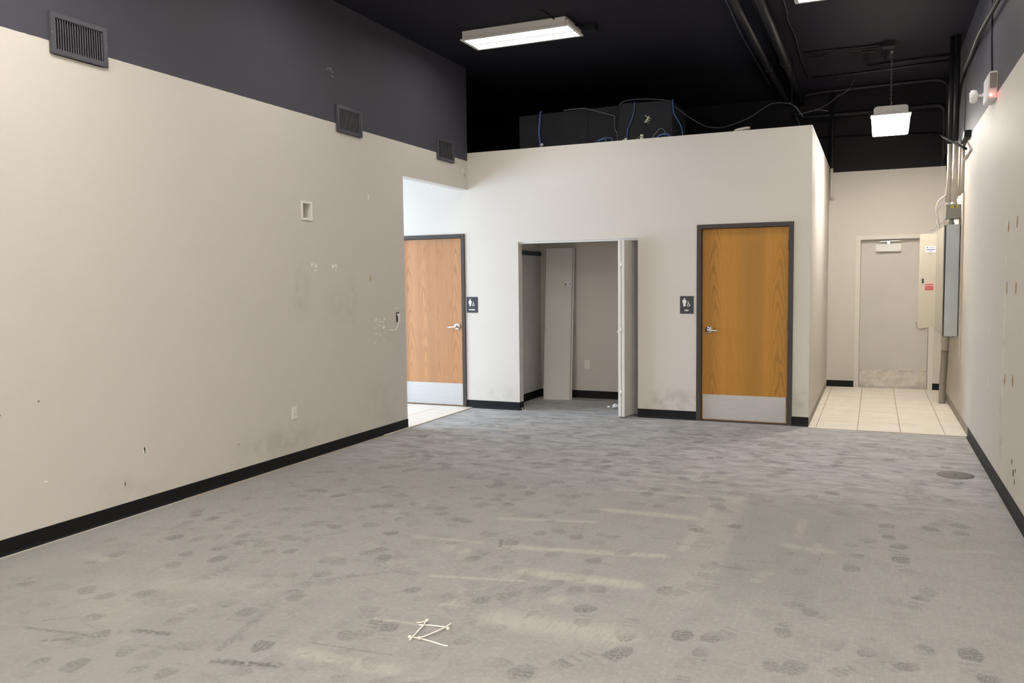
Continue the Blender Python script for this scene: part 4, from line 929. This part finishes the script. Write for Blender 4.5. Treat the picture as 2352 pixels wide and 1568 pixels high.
part('clip_bar', MB().tube([(-2.528, 9.742, 3.445), (-2.497, 9.742, 3.486), (-2.477, 9.742, 3.515)], .011, 8), 'zip', r)
for (a, b) in (((-2.53, 9.735, 3.53), (-2.497, 9.735, 3.505)), ((-2.485, 9.735, 3.497), (-2.455, 9.735, 3.48)), ((-2.497, 9.735, 3.478), (-2.468, 9.735, 3.458)), ((-2.51, 9.735, 3.46), (-2.482, 9.735, 3.438))):
    part('prong', MB().tube([a, b], .005, 6), 'zip', r)
r = empty('cable_connector', (-2.55, 9.60, 3.08), 'white striped cable connector poking over the partition', 'connector')
part('stem', MB().tube([(-2.62, 9.6, 3.10), (-2.60, 9.6, 3.23), (-2.545, 9.6, 3.268)], .007, 8), 'cond_grey', r)
for k in range(3): part('plug', MB().box(-2.548, -2.512, 9.588, 9.612, 3.10 if k == 0 else 3.205 + k * .028, 3.228 + k * .028 if k else 3.225), 'zip', r, .004)
thing('cable_connector', MB().tube([(-3.79, 9.6, 3.10), (-3.79, 9.6, 3.245)], .006, 6).lathe([(.006, 0), (.018, .008), (.020, .02), (.010, .034)], (-3.79, 9.6, 3.245), 'z', 10), 'zip', 'small white plug beside the left blue cable bundle', 'connector')
thing('cable_connector', MB().box(-2.735, -2.708, 9.59, 9.612, 3.08, 3.258).box(-2.76, -2.735, 9.596, 9.606, 3.235, 3.243), 'zip', 'small white plug under the middle blue cable', 'connector', None, .002)
thing('plastic_ring', MB().tube([(-1.345 + .075 * math.cos(2 * math.pi * k / 20), 9.315 + .045 * math.sin(2 * math.pi * k / 20), ZT + .022 + .010 * math.cos(2 * math.pi * k / 20)) for k in range(21)], .013, 8, False)
      .tube([(-1.345, 9.27, ZT), (-1.345, 9.27, ZT + .02)], .01, 6).tube([(-1.345, 9.36, ZT), (-1.345, 9.36, ZT + .02)], .01, 6), 'cond_cream', 'pale plastic ring lying on top of the partition', 'ring')

# ------------------------------------------------------------------ electrical gear on the right wall
thing('backing_board', MB().box(XR - .018, XR - .0005, 10.09, 12.72, .68, 2.475), 'board', 'cream plywood backing board behind the electrical panel', 'board', None, .003)
XB = XR - .018
r = empty('electrical_panel', (.77, 10.8, .925), 'tall electrical panel with its cream door standing open', 'electrical panel')
bx0 = .690
part('cabinet_body', MB().box(bx0 + .012, XB, 10.25, 11.38, .925, 2.148), 'galv', r, .003, 'blue-grey galvanized cabinet')
part('edge_shadow_gap', MB().box(bx0 + .006, bx0 + .012, 10.256, 11.37, .932, 2.142), 'slot', r)
part('front_trim', MB().box(bx0 - .004, bx0 + .006, 10.262, 11.372, .94, 2.135), 'panel', r, .002)
for a, b in ((bx0 + .0125, bx0 + .0185), (XB - .007, XB - .001)): part('edge_line', MB().box(a, b, 10.2465, 10.2505, .93, 2.143), 'flat', r)  # black strips drawn along both face edges in place of dark gaps
dr = part('door', MB().box(.500, .722, 11.376, 11.392, .965, 2.108), 'panel', r, .003, 'cream steel door swung open')
part('latch', MB().box(.533, .554, 11.372, 11.377, 1.506, 1.562), 'slot', dr, .001)
st = part('sticker', MB().box(.566, .677, 11.3745, 11.3765, 1.884, 1.960), 'stick', dr, 0, 'white label with faint blue print')
part('ink_line', MB().box(.572, .670, 11.3738, 11.3746, 1.912, 1.922).box(.610, .668, 11.3738, 11.3746, 1.940, 1.945).box(.600, .645, 11.3738, 11.3746, 1.894, 1.900).prism(disc(.588, 1.944, .008), 'y', 11.3738, 11.3746), 'ink', dr)
part('ink_line', MB().box(.598, .636, 11.3754, 11.3762, 1.868, 1.872), 'slot', dr)
part('sticker', MB().box(.571, .662, 11.3745, 11.3765, 1.419, 1.494), 'red', dr, 0, 'red warning label')
text_part('CAUTION', .021, 'stick', dr, (.6165, 11.374, 1.474), (math.pi / 2, 0, 0), .0006)
part('ink_line', MB().box(.577, .656, 11.3738, 11.3746, 1.447, 1.451).box(.580, .653, 11.3738, 11.3746, 1.432, 1.434), 'stick', dr)
for zz in (1.1, 1.55, 2.0): part('hinge', MB().tube([(.716, 11.372, zz - .04), (.716, 11.372, zz + .04)], .005, 8), 'panel', r)
for dy in (.0, .05): part('locknut', MB().lathe([(.026, 0), (.026, -.012), (.018, -.02)], (.785, 10.33 + dy * 2, .925), 'z', 10), 'galv', r)

r = empty('junction_box', (.775, 10.33, 2.217), 'olive grey junction box with a yellow sticker above the panel', 'junction box')
part('box_body', MB().box(.703, XB, 10.252, 10.50, 2.217, 2.366), 'greybox', r, .003)
sk = part('sticker', MB().box(.744, .817, 10.2505, 10.2522, 2.329, 2.355), 'yellow', r)
part('ink_line', MB().box(.778, .803, 10.2497, 10.2506, 2.334, 2.350).box(.750, .772, 10.2497, 10.2506, 2.339, 2.341).box(.750, .772, 10.2497, 10.2506, 2.345, 2.347), 'slot', sk)
thing('conduit_nipple', MB().tube([(.765, 10.36, 2.148), (.765, 10.36, 2.217)], .024, 12).tube([(.765, 10.36, 2.163), (.765, 10.36, 2.18)], .031, 12), 'galv', 'short galvanized nipple joining junction box and panel', 'conduit')
def riser(x, y, rad, zb, zc, label):
    r = empty('conduit', (x, y, zb), label, 'conduit')
    part('lower_tube', MB().tube([(x, y, zb), (x, y, zc)], rad, 14), 'cond_cream', r)
    part('upper_tube', MB().tube([(x, y, zc), (x, y, ZC)], rad * .995, 14), 'blackg', r)
    part('coupling', MB().tube([(x, y, zb + .0), (x, y, zb + .03)], rad * 1.25, 14), 'cond_cream', r)
    return r
riser(.735, 10.40, .024, 2.366, 3.04, 'painted riser conduit above the junction box, away from the wall')
riser(.786, 10.36, .027, 2.366, 3.06, 'painted riser conduit above the junction box, next to the wall')
def wallpipe(y, rad, zb, zt, label): return pipe('conduit', [(XR - rad - .003, y, zb), (XR - rad - .003, y, zt)], rad, 'cond_cream', label, 'conduit')
wallpipe(10.86, .020, 2.475, 3.02, 'cream wall conduit above the backing board, farthest of three')
wallpipe(10.48, .018, 2.475, 3.02, 'cream wall conduit above the backing board, middle of three')
wallpipe(10.17, .016, 2.475, 3.00, 'cream wall conduit above the backing board, nearest its edge')
pipe('conduit', curve([(.853, 9.50, 2.838), (.853, 9.65, 2.836), (.853, 9.85, 2.83), (.853, 10.1, 2.822)], 4), .010, 'cond_cream', 'short cream conduit stub below the slanting black conduit', 'conduit')
thing('wall_bracket', MB().box(XR - .06, XR, 9.62, 9.80, 2.99, 3.06).box(XR - .05, XR, 9.80, 10.20, 3.0, 3.05), 'black', 'black box bracket on the right wall near the riser conduits', 'bracket', None, .004)
r = empty('conduit', (.805, 11.47, .01), 'bent grey conduit rising from the tile floor to the panel', 'conduit')
part('lower_tube', MB().tube(curve([(.796, 11.49, .009), (.797, 11.485, .15), (.800, 11.47, .33), (.806, 11.45, .50), (.8075, 11.44, .675)], 5), .040, 14), 'cond_grey', r)
part('upper_tube', MB().tube([(.8075, 11.44, .675), (.8075, 11.43, .80), (.8075, 11.40, .86)], .0385, 14), 'cond_cream', r)
for k, (pts, lb) in enumerate((
    ([(.755, 10.9, 2.90), (.742, 10.9, 2.568), (.727, 10.9, 2.522), (.666, 10.9, 2.468), (.637, 10.9, 2.353), (.66, 10.9, 2.283), (.651, 10.9, 2.225), (.68, 10.9, 2.15)], 'loose pale wire curling out beside the junction box, longest of three'),
    ([(.76, 10.94, 2.48), (.739, 10.94, 2.453), (.678, 10.94, 2.386), (.628, 10.94, 2.331), (.66, 10.94, 2.26), (.69, 10.94, 2.15)], 'loose grey wire bent in an elbow beside the junction box'),
    ([(.76, 10.97, 2.25), (.713, 10.97, 2.211), (.662, 10.97, 2.172), (.621, 10.97, 2.133), (.59, 10.97, 2.129)], 'short grey wire end poking out over the open panel door'))):
    pipe('wire', curve(pts), .0035, 'greywire' if k else 'cond_cream', lb, 'wire', None, 6)

# emergency light with a red pilot
r = empty('emergency_light', (.83, 7.83, 2.99), 'white emergency light with a glowing red pilot on the right wall', 'emergency light')
part('housing', MB().prism([(XR, 3.205), (.815, 3.205), (.802, 3.185), (.800, 3.00), (.806, 2.992), (XR, 2.992)], 'y', 7.67, 7.99), 'white', r, .006)
part('end_cover', MB().box(.812, XR - .008, 7.664, 7.672, 3.07, 3.190), 'cond_grey', r, .003)
part('pilot', MB().lathe([(.007, 0), (.007, -.005), (.003, -.008)], (.822, 7.670, 3.02), 'y', 12), 'led', r, 0, 'glowing red pilot lamp')
hd = part('lamp_head', MB().lathe([(.015, .022), (.040, .016), (.054, .002), (.056, -.022), (.050, -.036), (.025, -.042)], (.748, 8.04, 3.085), 'x', 20), 'white', r)
part('swivel', MB().tube([(.80, 8.04, 3.085), (.80, 7.98, 3.085)], .012, 8).tube([(.800, 8.04, 3.085), (.77, 8.04, 3.085)], .014, 8), 'white', r)
for k in range(4): part('lamp_rib', MB().tube([(.712 , 8.04 + .03 * math.cos(1.2 + k * 1.3), 3.085 + .03 * math.sin(1.2 + k * 1.3)), (.702, 8.04 + .03 * math.cos(1.2 + k * 1.3), 3.085 + .03 * math.sin(1.2 + k * 1.3))], .006, 6), 'chrome', hd)

# ------------------------------------------------------------------ small things on the floor
r = empty('floor_cover', (.616, 7.338, 0), 'round dull metal cleanout cover set in the concrete floor', 'floor cover')
part('cover_plate', MB().lathe([(.135, 0), (.135, .003), (.130, .005), (.01, .006)], (.616, 7.338, 0), 'z', 40), 'cover', r)
part('screw', MB().lathe([(.010, .0055), (.010, .0075), (.004, .008)], (.616, 7.338, 0), 'z', 10), 'slot', r)
def ziptie(path, head, label, z=.004):
    r = empty('zip_tie', (path[0][0], path[0][1], 0), label, 'zip tie')
    c = curve([(x, y, z) for x, y in path], 6)
    part('strap', MB().tube(c, .0035, 6), 'zip', r)
    part('head', MB().box(head[0] - .007, head[0] + .007, head[1] - .007, head[1] + .007, max(0, z - .004), z + .006), 'zip', r, .002)
    return r
r = ziptie([(-1.873, 3.24), (-1.861, 3.188), (-1.853, 3.135), (-1.846, 3.088), (-1.842, 3.058), (-1.837, 3.027)], (-1.872, 3.242), 'white zip tie on the concrete, forming the bent left side of the outline', .0105)
part('tail', MB().tube([(-1.91, 3.212, .006), (-1.89, 3.218, .007), (-1.873, 3.232, .0105)], .003, 6), 'zip', r)
ziptie([(-1.889, 3.196), (-1.851, 3.208), (-1.823, 3.214), (-1.78, 3.219), (-1.744, 3.211)], (-1.746, 3.211), 'white zip tie on the concrete, forming the back side of the outline', .004)
ziptie([(-1.750, 3.253), (-1.756, 3.205), (-1.776, 3.135), (-1.805, 3.061)], (-1.806, 3.058), 'white zip tie on the concrete, forming the long diagonal of the outline', .0115)
ziptie([(-1.862, 3.069), (-1.825, 3.071), (-1.782, 3.068), (-1.719, 3.057), (-1.678, 3.049), (-1.661, 3.051)], (-1.862, 3.069), 'white zip tie on the concrete, forming the open front side of the outline', .004)
# crumpled paper in the closet
def crumple(c, rad, seed, label):
    bm = bmesh.new(); bmesh.ops.create_icosphere(bm, subdivisions=2, radius=rad)
    rg = random.Random(seed)
    for v in bm.verts: v.co *= rg.uniform(.62, 1.15); v.co.z *= .62
    mz = min(v.co.z for v in bm.verts)
    for v in bm.verts: v.co.z -= mz
    me = bpy.data.meshes.new('paper_scrap'); bm.to_mesh(me); bm.free(); me.materials.append(MT['paper'])
    o = bpy.data.objects.new('paper_scrap', me); COL.objects.link(o); o.location = c
    return tag(o, label, 'paper', 'paper scraps on the closet floor')
crumple((-2.93, 9.83, 0), .045, 1, 'larger crumpled white paper on the closet floor by the folded bifold')
crumple((-3.005, 9.80, 0), .024, 2, 'tiny crumpled white paper scrap beside the larger one')
bpy.context.view_layer.update()
